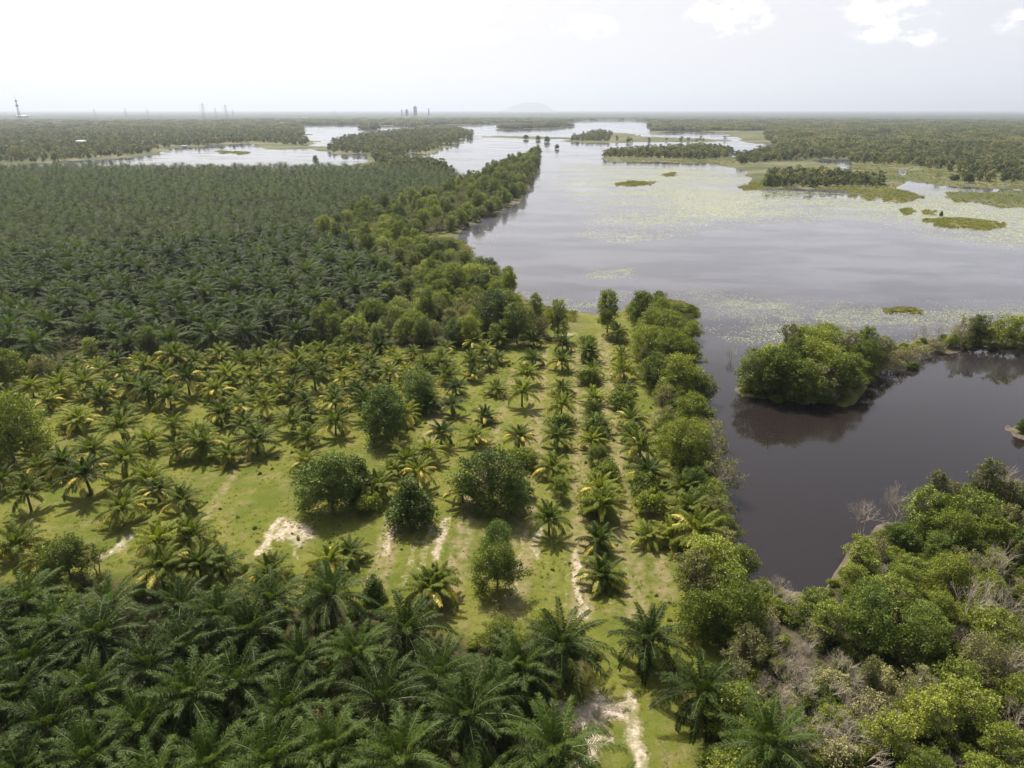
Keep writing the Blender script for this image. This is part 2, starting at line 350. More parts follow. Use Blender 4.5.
# closed-canopy ground is brown litter
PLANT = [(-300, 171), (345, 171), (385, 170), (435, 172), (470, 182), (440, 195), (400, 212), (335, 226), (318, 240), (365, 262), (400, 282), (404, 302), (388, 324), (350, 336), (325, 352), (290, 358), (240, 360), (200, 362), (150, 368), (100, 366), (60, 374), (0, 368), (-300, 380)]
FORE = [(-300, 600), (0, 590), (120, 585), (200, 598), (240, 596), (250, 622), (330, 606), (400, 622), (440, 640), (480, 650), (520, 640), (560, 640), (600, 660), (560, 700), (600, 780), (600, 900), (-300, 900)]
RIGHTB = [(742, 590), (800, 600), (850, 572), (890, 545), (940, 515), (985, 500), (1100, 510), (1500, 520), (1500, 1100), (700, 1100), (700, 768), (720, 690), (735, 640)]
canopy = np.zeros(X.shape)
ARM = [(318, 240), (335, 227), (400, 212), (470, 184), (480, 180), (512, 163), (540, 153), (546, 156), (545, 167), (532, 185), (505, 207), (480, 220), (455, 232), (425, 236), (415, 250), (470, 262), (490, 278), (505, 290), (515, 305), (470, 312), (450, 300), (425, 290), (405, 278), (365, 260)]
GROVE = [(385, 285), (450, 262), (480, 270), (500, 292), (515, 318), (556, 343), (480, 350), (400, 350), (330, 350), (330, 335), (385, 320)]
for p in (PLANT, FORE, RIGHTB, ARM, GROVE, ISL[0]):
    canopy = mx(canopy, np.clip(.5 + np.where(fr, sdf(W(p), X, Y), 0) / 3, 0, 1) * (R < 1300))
farwood = np.clip((R - 330) / 250, 0, 1)
nr, nc = X.shape
idx = np.arange(nr * nc).reshape(nr, nc)
Q = np.stack([idx[:-1, :-1], idx[:-1, 1:], idx[1:, 1:], idx[1:, :-1]], -1).reshape(-1, 4)[:, ::-1]
m_ground, nt = new_mat('ground surface')
tcg = N(nt, 'ShaderNodeNewGeometry')
def noise(scale, det=5.0, r=.6, src=None):
    n = N(nt, 'ShaderNodeTexNoise', i_Scale=scale, i_Detail=det, i_Roughness=r); L(nt, tcg.outputs['Position'], n.inputs[0]); return n.outputs[0]
def A_(k): return N(nt, 'ShaderNodeAttribute', attribute_name=k).outputs['Fac']
g1 = mixc(nt, ramp(nt, noise(.09), .35, .65), (.10, .12, .016), (.17, .168, .03))
g1 = mixc(nt, ramp(nt, noise(.55), .45, .75), g1, (.2, .18, .06))
g1 = mixc(nt, math_(nt, 'MULTIPLY', ramp(nt, noise(2.6, 6., .75), .45, .75), .5), g1, (.09, .105, .02))
g1 = mixc(nt, math_(nt, 'MULTIPLY', ramp(nt, noise(.22, 4.), .5, .7), .5), g1, (.09, .13, .016))
g1 = mixc(nt, math_(nt, 'MULTIPLY', ramp(nt, noise(1.1, 8., .8), .47, .62), .7), g1, (.06, .082, .012))
g1 = mixc(nt, math_(nt, 'MULTIPLY', ramp(nt, noise(.3, 8., .8), .52, .66), .6), g1, (.24, .19, .1))
g1 = mixc(nt, math_(nt, 'MULTIPLY', A_('rut'), math_(nt, 'MULTIPLY', ramp(nt, noise(.7), .32, .65), .78)), g1, (.27, .21, .12))
far_ = mixc(nt, ramp(nt, noise(.012), .4, .62), (.07, .085, .035), (.15, .14, .075))
g1 = mixc(nt, A_('far'), g1, far_)
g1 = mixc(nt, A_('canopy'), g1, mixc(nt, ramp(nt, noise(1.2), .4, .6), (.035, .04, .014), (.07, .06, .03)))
g1 = mixc(nt, A_('mud'), g1, mixc(nt, ramp(nt, noise(.8), .35, .65), (.085, .07, .05), (.15, .125, .095)))
sm = math_(nt, 'ADD', A_('sand'), math_(nt, 'MULTIPLY', math_(nt, 'SUBTRACT', noise(1.6, 6., .7), .5), 1.2))
sm = math_(nt, 'MULTIPLY', math_(nt, 'MULTIPLY', ramp(nt, sm, .4, 1.0), ramp(nt, A_('sand'), .05, .4)), muladd(nt, ramp(nt, noise(.45, 3.), .38, .55), .55, .45))
g1 = mixc(nt, sm, g1, mixc(nt, ramp(nt, noise(2.), .35, .65), (.4, .32, .23), (.6, .51, .4)))
p = N(nt, 'ShaderNodeBsdfPrincipled'); p.inputs['Roughness'].default_value = .95; p.inputs['Specular IOR Level'].default_value = .1
L(nt, g1, p.inputs['Base Color'])
bp = N(nt, 'ShaderNodeBump', i_Strength=.7, i_Distance=.25); L(nt, noise(3.2, 6., .75), bp.inputs['Height']); L(nt, bp.outputs[0], p.inputs['Normal'])
out(nt, p.outputs[0])
isl_ = np.where(fr, sdf(W([(740, 385), (870, 350), (925, 345), (925, 372), (860, 412), (740, 412)]), X, Y), -1); mud = np.where(isl_ > 0, mud * .25, mud)
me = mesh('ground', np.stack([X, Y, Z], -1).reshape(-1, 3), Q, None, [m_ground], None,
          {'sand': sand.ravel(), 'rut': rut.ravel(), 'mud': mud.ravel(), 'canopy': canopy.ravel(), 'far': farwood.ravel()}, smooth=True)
tag(link('ground', me), 'flat grassy land with sandy patches and mud banks', kind='structure')

# ------------------------------------------------------------------ water
m_water, nt = new_mat('lake water')
tcg = N(nt, 'ShaderNodeNewGeometry')
p = N(nt, 'ShaderNodeBsdfPrincipled'); p.inputs['Roughness'].default_value = .06
p.inputs['IOR'].default_value = 1.33
wv = N(nt, 'ShaderNodeMapping'); wv.inputs['Rotation'].default_value = (0, 0, rad(18)); wv.inputs['Scale'].default_value = (1, 2.2, 1); L(nt, tcg.outputs['Position'], wv.inputs[0])
n1 = N(nt, 'ShaderNodeTexNoise', i_Scale=.9, i_Detail=4.0, i_Roughness=.6); L(nt, wv.outputs[0], n1.inputs[0])
n2 = N(nt, 'ShaderNodeTexNoise', i_Scale=.012, i_Detail=4.0, i_Roughness=.6); L(nt, wv.outputs[0], n2.inputs[0])
sp_ = N(nt, 'ShaderNodeSeparateXYZ'); L(nt, tcg.outputs['Position'], sp_.inputs[0])
n3 = N(nt, 'ShaderNodeTexNoise', i_Scale=.02, i_Detail=5.0, i_Roughness=.6); L(nt, wv.outputs[0], n3.inputs[0])
silt_sheen = mixc(nt, ramp(nt, n3.outputs[0], .38, .62), (.062, .06, .072), (.105, .103, .118))      # silty open lake with wind-streak sheen painted into its colour, clear peaty pond
L(nt, mixc(nt, ramp(nt, math_(nt, 'ADD', sp_.outputs[1], math_(nt, 'MULTIPLY', n3.outputs[0], 60.)), 170., 330.), (.018, .014, .013), silt_sheen), p.inputs['Base Color'])
bp = N(nt, 'ShaderNodeBump', i_Distance=.06); L(nt, n1.outputs[0], bp.inputs['Height'])
L(nt, math_(nt, 'MULTIPLY', muladd(nt, ramp(nt, n2.outputs[0], .42, .62), .45, .05), muladd(nt, ramp(nt, sp_.outputs[1], 150., 260.), .9, .1)), bp.inputs['Strength'])
nt.nodes[-1].inputs[2].default_value = .08
L(nt, bp.outputs[0], p.inputs['Normal'])
L(nt, muladd(nt, ramp(nt, n2.outputs[0], .42, .62), .10, .02), p.inputs['Roughness'])
out(nt, p.outputs[0])
S = 60000.
me = mesh('water', [[-S, -3000, 0], [S, -3000, 0], [S, S, 0], [-S, S, 0]], [[0, 1, 2, 3]], None, [m_water])
tag(link('water', me), 'still brown lake water reflecting the sky', kind='structure')

# ------------------------------------------------------------------ palm builder
def unit(v): return v / (np.linalg.norm(v, axis=-1, keepdims=True) + 1e-9)
def frond(mb, base, az_, th0, Lf, droop, nl, ll, lw, seg2, mat, plum, r, rach=1, rseg=7, hang=.35, v0=None, twist=0):
    s = np.linspace(0, 1, rseg + 1)
    th = th0 - droop * s ** 1.3
    ds = Lf / rseg
    h = np.concatenate([[0], np.cumsum(np.cos((th[:-1] + th[1:]) / 2) * ds)]); z = np.concatenate([[0], np.cumsum(np.sin((th[:-1] + th[1:]) / 2) * ds)])
    d = np.array([math.cos(az_), math.sin(az_), 0]); side = np.array([-math.sin(az_), math.cos(az_), 0])
    sw = r.normal(0, .05) * Lf * s ** 2
    pts = base + h[:, None] * d + z[:, None] * np.array([0, 0, 1]) + sw[:, None] * side
    mb.tube(pts, np.linspace(.055, .012, rseg + 1) * (Lf / 5), 3, m=rach, cap=False)
    t = np.linspace(.14, .99, nl) ; t = np.repeat(t, 2); sg = np.tile([1., -1.], nl)
    bp_ = np.stack([np.interp(t, s, pts[:, k]) for k in range(3)], -1)
    tg = unit(np.stack([np.interp(t, s, np.gradient(pts[:, k])) for k in range(3)], -1))
    up = np.cross(tg, side); up *= np.sign(up[:, 2:3] + 1e-6)
    prof = np.sin(np.clip((t - .05) / .95, 0, 1) ** .75 * math.pi * .93 + .14)
    ln = ll * (0.35 + .65 * prof) * r.uniform(.85, 1.12, len(t))
    fw = .35 + .6 * t + r.normal(0, .08, len(t)); el = (.15 + plum * r.normal(0, 1, len(t)))
    dirn = unit(side * sg[:, None] + tg * fw[:, None] + up * el[:, None])
    wv = unit(np.cross(dirn, up + .3 * r.normal(0, 1, (len(t), 3)))) * lw
    p0 = bp_; p1 = bp_ + dirn * ln[:, None] * .5; down = np.array([0, 0, -1.])
    p2 = bp_ + dirn * ln[:, None] * .95 + down * (ln * hang * r.uniform(.6, 1.5, len(t)))[:, None]
    vv = np.clip((v0 if v0 is not None else .5) + r.normal(0, .22, len(t)), 0, 1)
    n = len(t); i = np.arange(n)
    if seg2:
        V = np.stack([p0 - wv * .4, p0 + wv * .4, p1 + wv, p1 - wv, p2], 1).reshape(-1, 3)
        mb.add(V, np.stack([i * 5, i * 5 + 1, i * 5 + 2, i * 5 + 3], -1), m=mat, a=vv)
        mb.V.append(np.zeros((0, 3)))
        T = np.stack([i * 5 + 3, i * 5 + 2, i * 5 + 4], -1) + (mb.n - len(V))
        mb.T.append(T); mb.mt.append(np.full(n, mat)); mb.at.append(vv)
    else:
        V = np.stack([p0, p1 + wv, p2, p1 - wv], 1).reshape(-1, 3)
        mb.add(V, np.stack([i * 4, i * 4 + 1, i * 4 + 2, i * 4 + 3], -1), m=mat, a=vv)

def palm_crown(seed, nf, Lf, nl, ll, lw, seg2, plum, mats, young=0, spread=(1.35, -.35), droop=1.35, hang=.35):
    r = np.random.default_rng(seed); mb = MB()
    for i in range(nf):
        u = i / (nf - 1); a = i * 2.39996 + r.normal(0, .15)
        th = spread[0] + (spread[1] - spread[0]) * u ** .9 + r.normal(0, .08)
        ln = Lf * (.62 + .38 * min(1, u * 2.2)) * r.uniform(.88, 1.1)
        mat = 2 if i < young else 0
        frond(mb, np.array([math.cos(a) * .18, math.sin(a) * .18, -.25 * u]), a, th, ln, droop * (.55 + .5 * u) * r.uniform(.85, 1.15), nl, ll, lw, seg2, mat, plum, r, hang=hang, v0=.75 - .5 * u)
    return mb.done('palm crown', mats)
def palm_trunk(seed, h, r0, r1, lean=0.0, rough=True):
    r = np.random.default_rng(seed + 100); mb = MB()
    n = 14; t = np.linspace(0, 1, n); a = r.uniform(0, 6.28)
    pts = np.stack([math.cos(a) * lean * t ** 1.6, math.sin(a) * lean * t ** 1.6, t * (h + .25) - .3], -1)
    rr = r0 + (r1 - r0) * t + (np.arange(n) % 2) * (.035 if rough else .012); rr[0] *= 1.25
    mb.tube(pts, rr, 9)
    if rough:
        for k in range(46):   # old frond stubs
            q = r.uniform(.25, 1); b = k * 2.4; c = np.array([math.cos(b), math.sin(b), 0]); z0 = q * h
            mb.tube([c * r0 * .8 + [0, 0, z0], c * (r0 + .3) + [0, 0, z0 + .35]], [.07, .03], 4)
    return mb.done('palm trunk', [M_bark]), pts[-1]

oil_c = [palm_crown(s, 32, 5.5 + .3 * (s % 3), 50, .95, .044, True, .22, [M_oil, M_rach, M_oilyoung], young=2 if s == 2 else 0, spread=(1.45, -.3), droop=1.3) for s in (1, 2, 3, 4, 5)]
oil_t = [palm_trunk(s, 1.0, .42, .34)[0] for s in (1,)]
oil_far = [palm_crown(s, 25, 5.9, 34, .95, .038, False, .25, [M_oil, M_rach, M_oil], young=0, spread=(1.48, -.1), droop=1.5) for s in (11, 12, 13, 14)]
coco_c = [palm_crown(s + 40, 22 + s % 4, 3.9 + .25 * (s % 3), 42, .8, .06, True, .12, [M_coco, M_rach, M_coco], spread=(1.54, .2), droop=1.25, hang=.6) for s in range(5)]
def yellow_mesh(seed, n):
    r = np.random.default_rng(seed + 70); mb = MB(); a0 = r.uniform(0, 6.28)
    for i in range(n):
        frond(mb, np.array([0, 0, -.3]), a0 + i * 2.1 + r.normal(0, .3), r.uniform(.1, .8), r.uniform(3.4, 4.6), r.uniform(1.1, 1.6), 34, .8, .07, True, 0, .1, r, hang=.6)
    return mb.done('yellow fronds', [M_cocoy, M_rach])
coco_y = [yellow_mesh(s, n) for s, n in ((0, 2), (1, 3), (2, 4), (3, 6), (4, 8))]
coco_golden = [palm_crown(s + 90, 9, 2.5, 26, .6, .06, True, .1, [M_cocoy, M_rach, M_cocoy], spread=(1.3, .2), droop=1.0, hang=.4) for s in range(2)]
dry = MB(); r_ = np.random.default_rng(5)
for i in range(5): frond(dry, np.array([0, 0, -.4]), i * 1.3, -.7, 3.0, .8, 24, .7, .05, True, 0, .2, r_, hang=.5)
dry_m = dry.done('dry fronds', [M_deadf, M_deadf])

# ------------------------------------------------------------------ broadleaf builder
def crown_mesh(seed, Rr, Hh, base, ncl, nleaf, ls, mats, shape='dome', mesh_name='crown', sparse=0.0, crf=.3, low=0.):
    r = np.random.default_rng(seed); mb = MB(); cents = []
    tries = 0
    while len(cents) < ncl and tries < 4000:
        tries += 1
        u = r.uniform(0, 1) ** .8
        a = r.uniform(0, 6.283)
        if shape == 'cone': rad_ = (1 - u) ** .8 * .95 + .08
        elif shape == 'vase': rad_ = .25 + .75 * math.sin(min(1, u * 1.1) * math.pi * .62)
        else: rad_ = math.sqrt(max(0, 1 - (abs(u - .38) / .66) ** 2))
        q = rad_ * math.sqrt(r.uniform(.12, 1)) * Rr * .82 * (1 + .28 * math.sin(a * 2 + seed) + .14 * math.sin(a * 5 + seed * 2))
        c = np.array([math.cos(a) * q, math.sin(a) * q * r.uniform(.85, 1.05), base + u * (Hh - base) * .88])
        rc = Rr * crf * r.uniform(.65, 1.25) * (1 - .3 * u)
        if all(np.linalg.norm(c - d) > .55 * (rc + e) for d, e in cents): cents.append((c, rc))
    for c, rc in cents:
        n = int(1.1 * nleaf * (rc / (Rr * crf)) ** 2 * r.uniform(.6, 1.2) * (1 - sparse * r.uniform(0, 1)))
        d = unit(r.normal(0, 1, (n, 3))); d[:, 2] = np.where(d[:, 2] < -.35, -d[:, 2] * .6, d[:, 2]); d = unit(d)
        pos = c + d * rc * (r.uniform(.25, 1.15, (n, 1)) ** .6) * np.array([1, 1, .8])
        pos = pos + r.normal(0, .3, (n, 3)) * rc; pos[:, 2] = np.maximum(pos[:, 2], low + .05)
        nn = unit(d * .6 + np.array([0, 0, .45]) + r.normal(0, .7, (n, 3)))
        t1 = unit(np.cross(nn, r.normal(0, 1, (n, 3)))); t2 = np.cross(nn, t1)
        sz = ls * r.uniform(.55, 1.3, (n, 1)); t1 = t1 * sz; t2 = t2 * sz * .55
        V = np.stack([pos - t1, pos + t2 - nn * sz * .15, pos + t1, pos - t2 - nn * sz * .15], 1).reshape(-1, 3)
        i = np.arange(n) * 4
        cv = r.uniform(.15, .85)
        mb.add(V, np.stack([i, i + 1, i + 2, i + 3], -1), a=np.clip(cv + r.normal(0, .2, n), 0, 1), m=0)
    return mb, cents
def limb_mesh(seed, cents, Hh, r0, mat, twigs=0, multi=1):
    r = np.random.default_rng(seed + 7); mb = MB()
    forks = []
    for m_ in range(multi):
        a = r.uniform(0, 6.28); off = .0 if multi == 1 else .35
        zf = Hh * r.uniform(.28, .42); p0 = np.array([math.cos(a) * off, math.sin(a) * off, -.3]); p1 = np.array([math.cos(a) * off * 3 + r.normal(0, .15), math.sin(a) * off * 3 + r.normal(0, .15), zf])
        t = np.linspace(0, 1, 6)[:, None]; pts = p0 + (p1 - p0) * t + np.sin(t * 3.14) * r.normal(0, .12, 3)
        mb.tube(pts, np.linspace(r0, r0 * .6, 6), 7); forks.append((p1, r0 * .6))
    top = forks[0]
    for c, rc in cents:
        f, rr = forks[r.integers(len(forks))]
        f = f + np.array([0, 0, -r.uniform(0, .15) * Hh])
        t = np.linspace(0, 1, 5)[:, None]
        mid = (f + c) / 2 + np.array([0, 0, .12 * Hh]) * r.uniform(-.3, .8) + r.normal(0, .15, 3)
        pts = (1 - t) ** 2 * f + 2 * t * (1 - t) * mid + t ** 2 * c
        mb.tube(pts, np.linspace(rr * .5, rr * .1, 5), 4, cap=False)
        for k in range(twigs):
            e = c + unit(r.normal(0, 1, 3)) * rc * r.uniform(.8, 1.2); e[2] = max(e[2], .1); s0 = pts[r.integers(2, 5)]
            mb.tube([s0, (s0 + e) / 2 + r.normal(0, .08, 3), e], [rr * .16, rr * .1, rr * .05], 3, cap=False)
    return mb.done('trunk', [mat])
TREE = {}
def kind(name, seeds, Rr, Hh, base, ncl, nleaf, ls, mat, r0=.16, **kw):
    TREE[name] = []
    multi = kw.pop('multi', 1); bark = kw.pop('bark', M_bark2); tw = kw.pop('twigs', 2)
    for s in seeds:
        r = np.random.default_rng(s); R2 = Rr * r.uniform(.9, 1.1); H2 = Hh * r.uniform(.9, 1.1)
        mb, cents = crown_mesh(s, R2, H2, base, ncl, nleaf, ls, None, **kw)
        TREE[name].append((mb.done('crown', [mat]), limb_mesh(s, cents, H2, r0, bark, tw, multi)))
kind('dark', (1, 2, 3), 3.6, 6.6, .3, 95, 300, .11, M_dg, crf=.23)
kind('mid', (4, 5, 6), 3.3, 6.4, .8, 74, 190, .13, M_mg, crf=.22)
kind('light', (7, 8, 9), 3.0, 5.8, .9, 72, 160, .13, M_lg, crf=.21, sparse=.6, multi=2)
kind('olive', (10, 11), 3.0, 6.0, .9, 66, 130, .12, M_ol, crf=.21, sparse=.6, multi=2)
kind('tall', (12, 13, 14), 3.0, 9.5, 1.6, 78, 170, .15, M_mg, crf=.24, r0=.2, sparse=.3)
kind('slim', (31, 32), 2.2, 9.0, 1.2, 64, 130, .14, M_ol, crf=.26, r0=.16, sparse=.5)
kind('cone', (15, 16), 2.1, 5.2, .3, 36, 220, .14, M_dg, crf=.34, shape='cone', r0=.12)
kind('airy', (17, 18), 2.7, 6.5, 1.6, 26, 110, .14, M_ol, crf=.24, sparse=.7, twigs=9, bark=M_twig, multi=2)
kind('bush', (20, 21, 22), 1.7, 2.4, .15, 26, 200, .12, M_mg, crf=.34, r0=.06, multi=3)
kind('brown', (23, 24), 1.8, 2.2, .15, 24, 120, .1, M_brown, crf=.32, r0=.05, multi=3, twigs=10, bark=M_twig)
def bare(seed, Rr, Hh, n, r0=.036):
    r = np.random.default_rng(seed); mb = MB()
    def br(p, d, l, rr, lev):
        e = p + d * l; mid = (p + e) / 2 + r.normal(0, .05, 3) * l
        mb.tube([p, mid, e], [rr, rr * .8, rr * .55], 4 if lev < 2 else 3, cap=False)
        if lev >= 4: return
        for k in range(3 if lev else 4):
            d2 = unit(d + r.normal(0, .42, 3) + np.array([0, 0, .12])); br(p + (e - p) * r.uniform(.55, 1), d2, l * r.uniform(.6, .82), rr * .55, lev + 1)
    for k in range(n):
        a = r.uniform(0, 6.28); q = r.uniform(0, .35) * Rr
        br(np.array([math.cos(a) * q, math.sin(a) * q, -.1]), unit(np.array([math.cos(a) * Rr * .55, math.sin(a) * Rr * .55, Hh * .6]) + r.normal(0, .2, 3)), Hh * .33, r0, 0)
    return mb.done('bare branches', [M_twig])
BARE = [bare(s, 2.2, 3.4, 8) for s in (1, 2, 3)]
BARET = [bare(s, 1.2, 6.0, 3, .075) for s in (6, 7)]

# ------------------------------------------------------------------ placing
things = []      # (kind, x, y)
_first = {}
def place(name, parts, x, y, z, rz, s, label, cat, group=None):
    """a thing: an Empty with its part meshes as children"""
    e = bpy.data.objects.new(name, None); C.objects.link(e); e.location = (x, y, z); e.rotation_euler = (0, 0, rz); e.scale = (s, s, s) if isinstance(s, (int, float)) else s
    e.empty_display_size = .5
    tag(e, label, cat, group)
    for pn, me, loc in parts:
        o = bpy.data.objects.new(pn, me); C.objects.link(o); o.parent = e; o.location = loc
    things.append((name, x, y, e))
    return e
def poisson(poly_px, dmin, avoid=(), davoid=0, jitter=True, z=0.0, n=20000, seed=0, dmin_far=None):
    r = np.random.default_rng(seed); pw = np.array(W(poly_px, z)); lo = pw.min(0); hi = pw.max(0)
    cell = dmin; grid = {}; outp = []
    av = np.array(avoid) if len(avoid) else np.zeros((0, 2))
    cand = r.uniform(lo, hi, (n, 2)); ok = inside([tuple(q) for q in pw], cand[:, 0], cand[:, 1]); cand = cand[ok]
    for x, y in cand:
        k = (int(x // cell), int(y // cell)); bad = False
        for i in (-1, 0, 1):
            for j in (-1, 0, 1):
                for (a, b) in grid.get((k[0] + i, k[1] + j), ()):
                    if (a - x) ** 2 + (b - y) ** 2 < dmin * dmin: bad = True
        if bad: continue
        if len(av) and ((av - [x, y]) ** 2).sum(1).min() < davoid ** 2: continue
        grid.setdefault(k, []).append((x, y)); outp.append((x, y))
    return outp
rnd = random.Random(3)

# ---- coconut palms: base points read off the photograph's ground
ROWS = [
 ('row nearest the lakeside trees', [(649, 545), (647, 485), (640, 461), (633, 445), (632, 430), (626, 396), (624, 380), (622, 367), (617, 342)]),
 ('second row from the lakeside trees', [(602, 587), (599, 548), (600, 520), (599, 500), (594, 450), (595, 432), (594, 404), (592, 379), (590, 362)]),
 ('third row from the lakeside trees', [(549, 537), (553, 478), (557, 447), (561, 420), (563, 395), (562, 372), (562, 352)]),
 ('fourth row from the lakeside trees', [(519, 452), (522, 408), (527, 386), (532, 366), (534, 348)]),
 ('fifth row from the lakeside trees', [(463, 505), (476, 446), (486, 423), (496, 396), (498, 364), (500, 348)]),
 ('sixth row from the lakeside trees', [(438, 598), (418, 490), (441, 448), (453, 416), (456, 396), (471, 374), (475, 352)]),
]
LEFTP = [(75, 427), (81, 431), (50, 412), (105, 412), (126, 423), (150, 407), (172, 411), (209, 388), (190, 396), (240, 416), (222, 427), (175, 437), (125, 446), (200, 447), (229, 466), (150, 452), (95, 462), (180, 462), (247, 437), (252, 400), (230, 385), (165, 381), (148, 378), (125, 383), (102, 381), (80, 381), (57, 380), (245, 372), (10, 402), (30, 390), (217, 401), (38, 452),
 (42, 478), (6, 494), (32, 513), (67, 478), (92, 496), (127, 478), (125, 523), (152, 490), (160, 503), (185, 512), (204, 458), (272, 388), (293, 436), (306, 423), (336, 437), (336, 412), (316, 392), (308, 447), (293, 402), (281, 400), (371, 371), (381, 354), (411, 361), (446, 353), (321, 362), (278, 362), (343, 368), (307, 472), (391, 477), (398, 452), (378, 498), (428, 464),
 (350, 562), (190, 552), (222, 578), (160, 560), (202, 582), (165, 590), (20, 560), (50, 572), (331, 572), (268, 584), (428, 606), (390, 385), (425, 375), (262, 375), (300, 375), (197, 372), (222, 368), (135, 398), (22, 425), (268, 418), (358, 398), (365, 420), (60, 395), (88, 398), (118, 372), (178, 372), (405, 425), (430, 415), (410, 470), (440, 372), (345, 388), (0, 455), (12, 445), (258, 455), (687, 522), (697, 550), (680, 500), (672, 545)]
GOLD = [(398, 452), (20, 560), (50, 572)]
coco_xy = []
ordw = ['front', 'second', 'third', 'fourth', 'fifth', 'sixth', 'seventh', 'eighth', 'ninth', 'tenth', 'eleventh', 'twelfth']
def put_coco(px, py, label, h=None, yel=None, s=None, small=False):
    i = rnd.randrange(5)
    x, y = G(px, py, .6); z = float(gz(x, y)[0]); h = h or rnd.uniform(1.3, 3.0); s = s or rnd.uniform(.74, 1.12)
    D = math.hypot(x, y)
    if D > 160: s *= 1.02
    lean = rnd.uniform(0, .5)
    tm, top = palm_trunk(rnd.randrange(9999), h, .24, .16, lean, rough=False)
    parts = [('trunk', tm, (0, 0, 0))]
    tp = tuple(top)
    if small: parts.append(('crown', coco_golden[i % 2], tp))
    else:
        parts.append(('crown', coco_c[i], tp))
        yel = rnd.random() if yel is None else yel
        if yel > .22: parts.append(('yellow_fronds', coco_y[min(4, int((yel - .22) * 6.4))], tp))
    e = place('coconut_palm', parts, float(x), float(y), z, rnd.uniform(0, 6.28), (s, s, s * rnd.uniform(.9, 1.3)), label, 'coconut palm', 'coconut palms on the grassy field')
    coco_xy.append((float(x), float(y)))
    return e
for rn, pts in ROWS:
    for i, (px, py) in enumerate(pts):
        n = len(pts)
        w_ = 'nearest to the camera' if i == 0 else ('at the far end' if i == n - 1 else ordw[i] + ' from the front')
        put_coco(px, py, 'young coconut palm %s in the %s' % (w_, rn), s=rnd.uniform(.76, 1.0))
LANDM = [((340, 500), 'the dark sand-side tree'), ((386, 430), 'the big round bush'), ((290, 540), 'the pale sand patch'), ((15, 450), 'the left-edge tree'),
         ((75, 362), 'the small white sand heap'), ((152, 355), 'the lone plantation-edge tree'), ((497, 590), 'the solitary front tree'), ((323, 340), 'the upright bright tree'), ((232, 466), 'the open grass slope'), ((120, 555), 'the short sandy streak'), ((416, 335), 'the field-end acacias'), ((690, 480), 'the shoreline trees')]
lmw = [(G(a, b, .5), n) for (a, b), n in LANDM]
ORD = ['', '', 'second', 'third', 'fourth', 'fifth', 'sixth', 'seventh', 'eighth', 'ninth', 'tenth', 'eleventh', 'twelfth', 'thirteenth', 'fourteenth', 'fifteenth', 'sixteenth', 'seventeenth', 'eighteenth', 'nineteenth', 'twentieth']
def near_label(x, y, look, lms, c3, what='tree'):
    bd, nn, q = sorted((math.hypot(x - c[0], y - c[1]), n, tuple(c)) for c, n in lms)[0]
    dx, dy = x - q[0], y - q[1]
    dr = ('right of' if dx > 0 else 'left of') if abs(dx) > abs(dy) * .8 else ('behind' if dy > 0 else 'in front of')
    k = (look, dr, nn); c3[k] = c3.get(k, 0) + 1; o = c3[k]
    return ('%s %s %s %s %s' % (ORD[min(o, 20)], look, what, dr, nn)).strip()
cnt = {}
def loc_label(px, py, look):
    x, y = G(px, py, .5)
    d = sorted((math.hypot(x - q[0], y - q[1]), q[0], q[1], n) for q, n in lmw)[0]
    dx, dy = x - d[1], y - d[2]
    dr = ('right of' if dx > 0 else 'left of') if abs(dx) > abs(dy) * .8 else ('behind' if dy > 0 else 'in front of')
    k = (dr, d[3], look); cnt.setdefault(k, 0); cnt[k] += 1; o = cnt[k]
    return '%s%s %s %s' % ('' if o == 1 else ORD[min(o, 20)] + ' ', look, dr, d[3])
for px, py in sorted(LEFTP, key=lambda q: ((G(*q) - G(*min((abs(q[0] - a[0]) + abs(q[1] - a[1]), a) for a, n in LANDM)[1])) ** 2).sum()):
    if (px, py) in GOLD[:1]:
        put_coco(px, py, 'tiny golden coconut palm in front of the big round bush', h=.9, s=.85, small=True); continue
    y_ = rnd.random()
    look = 'short coconut palm with yellow lower fronds' if y_ > .55 else 'slender green coconut palm' if y_ < .22 else 'coconut palm with a few yellow fronds'
    put_coco(px, py, loc_label(px, py, look), yel=y_)

DENSE = [(5, 388), (60, 372), (140, 366), (290, 358), (420, 362), (500, 358), (478, 385), (420, 400), (360, 415), (300, 415), (240, 398), (60, 405), (5, 420)]
extra = poisson(DENSE, 5.2, avoid=coco_xy, davoid=4.6, z=.6, n=5000, seed=31)
for x, y in sorted(extra, key=lambda q: min(math.hypot(q[0] - c[0], q[1] - c[1]) for c, n in lmw)):
    px_, py_, _d = P(x, y, .6); y_ = rnd.random()
    look = 'short coconut palm with yellow lower fronds' if y_ > .55 else 'slender green coconut palm' if y_ < .22 else 'coconut palm with a few yellow fronds'
    put_coco(float(px_), float(py_), loc_label(float(px_), float(py_), look), yel=y_, s=rnd.uniform(.6, .9))
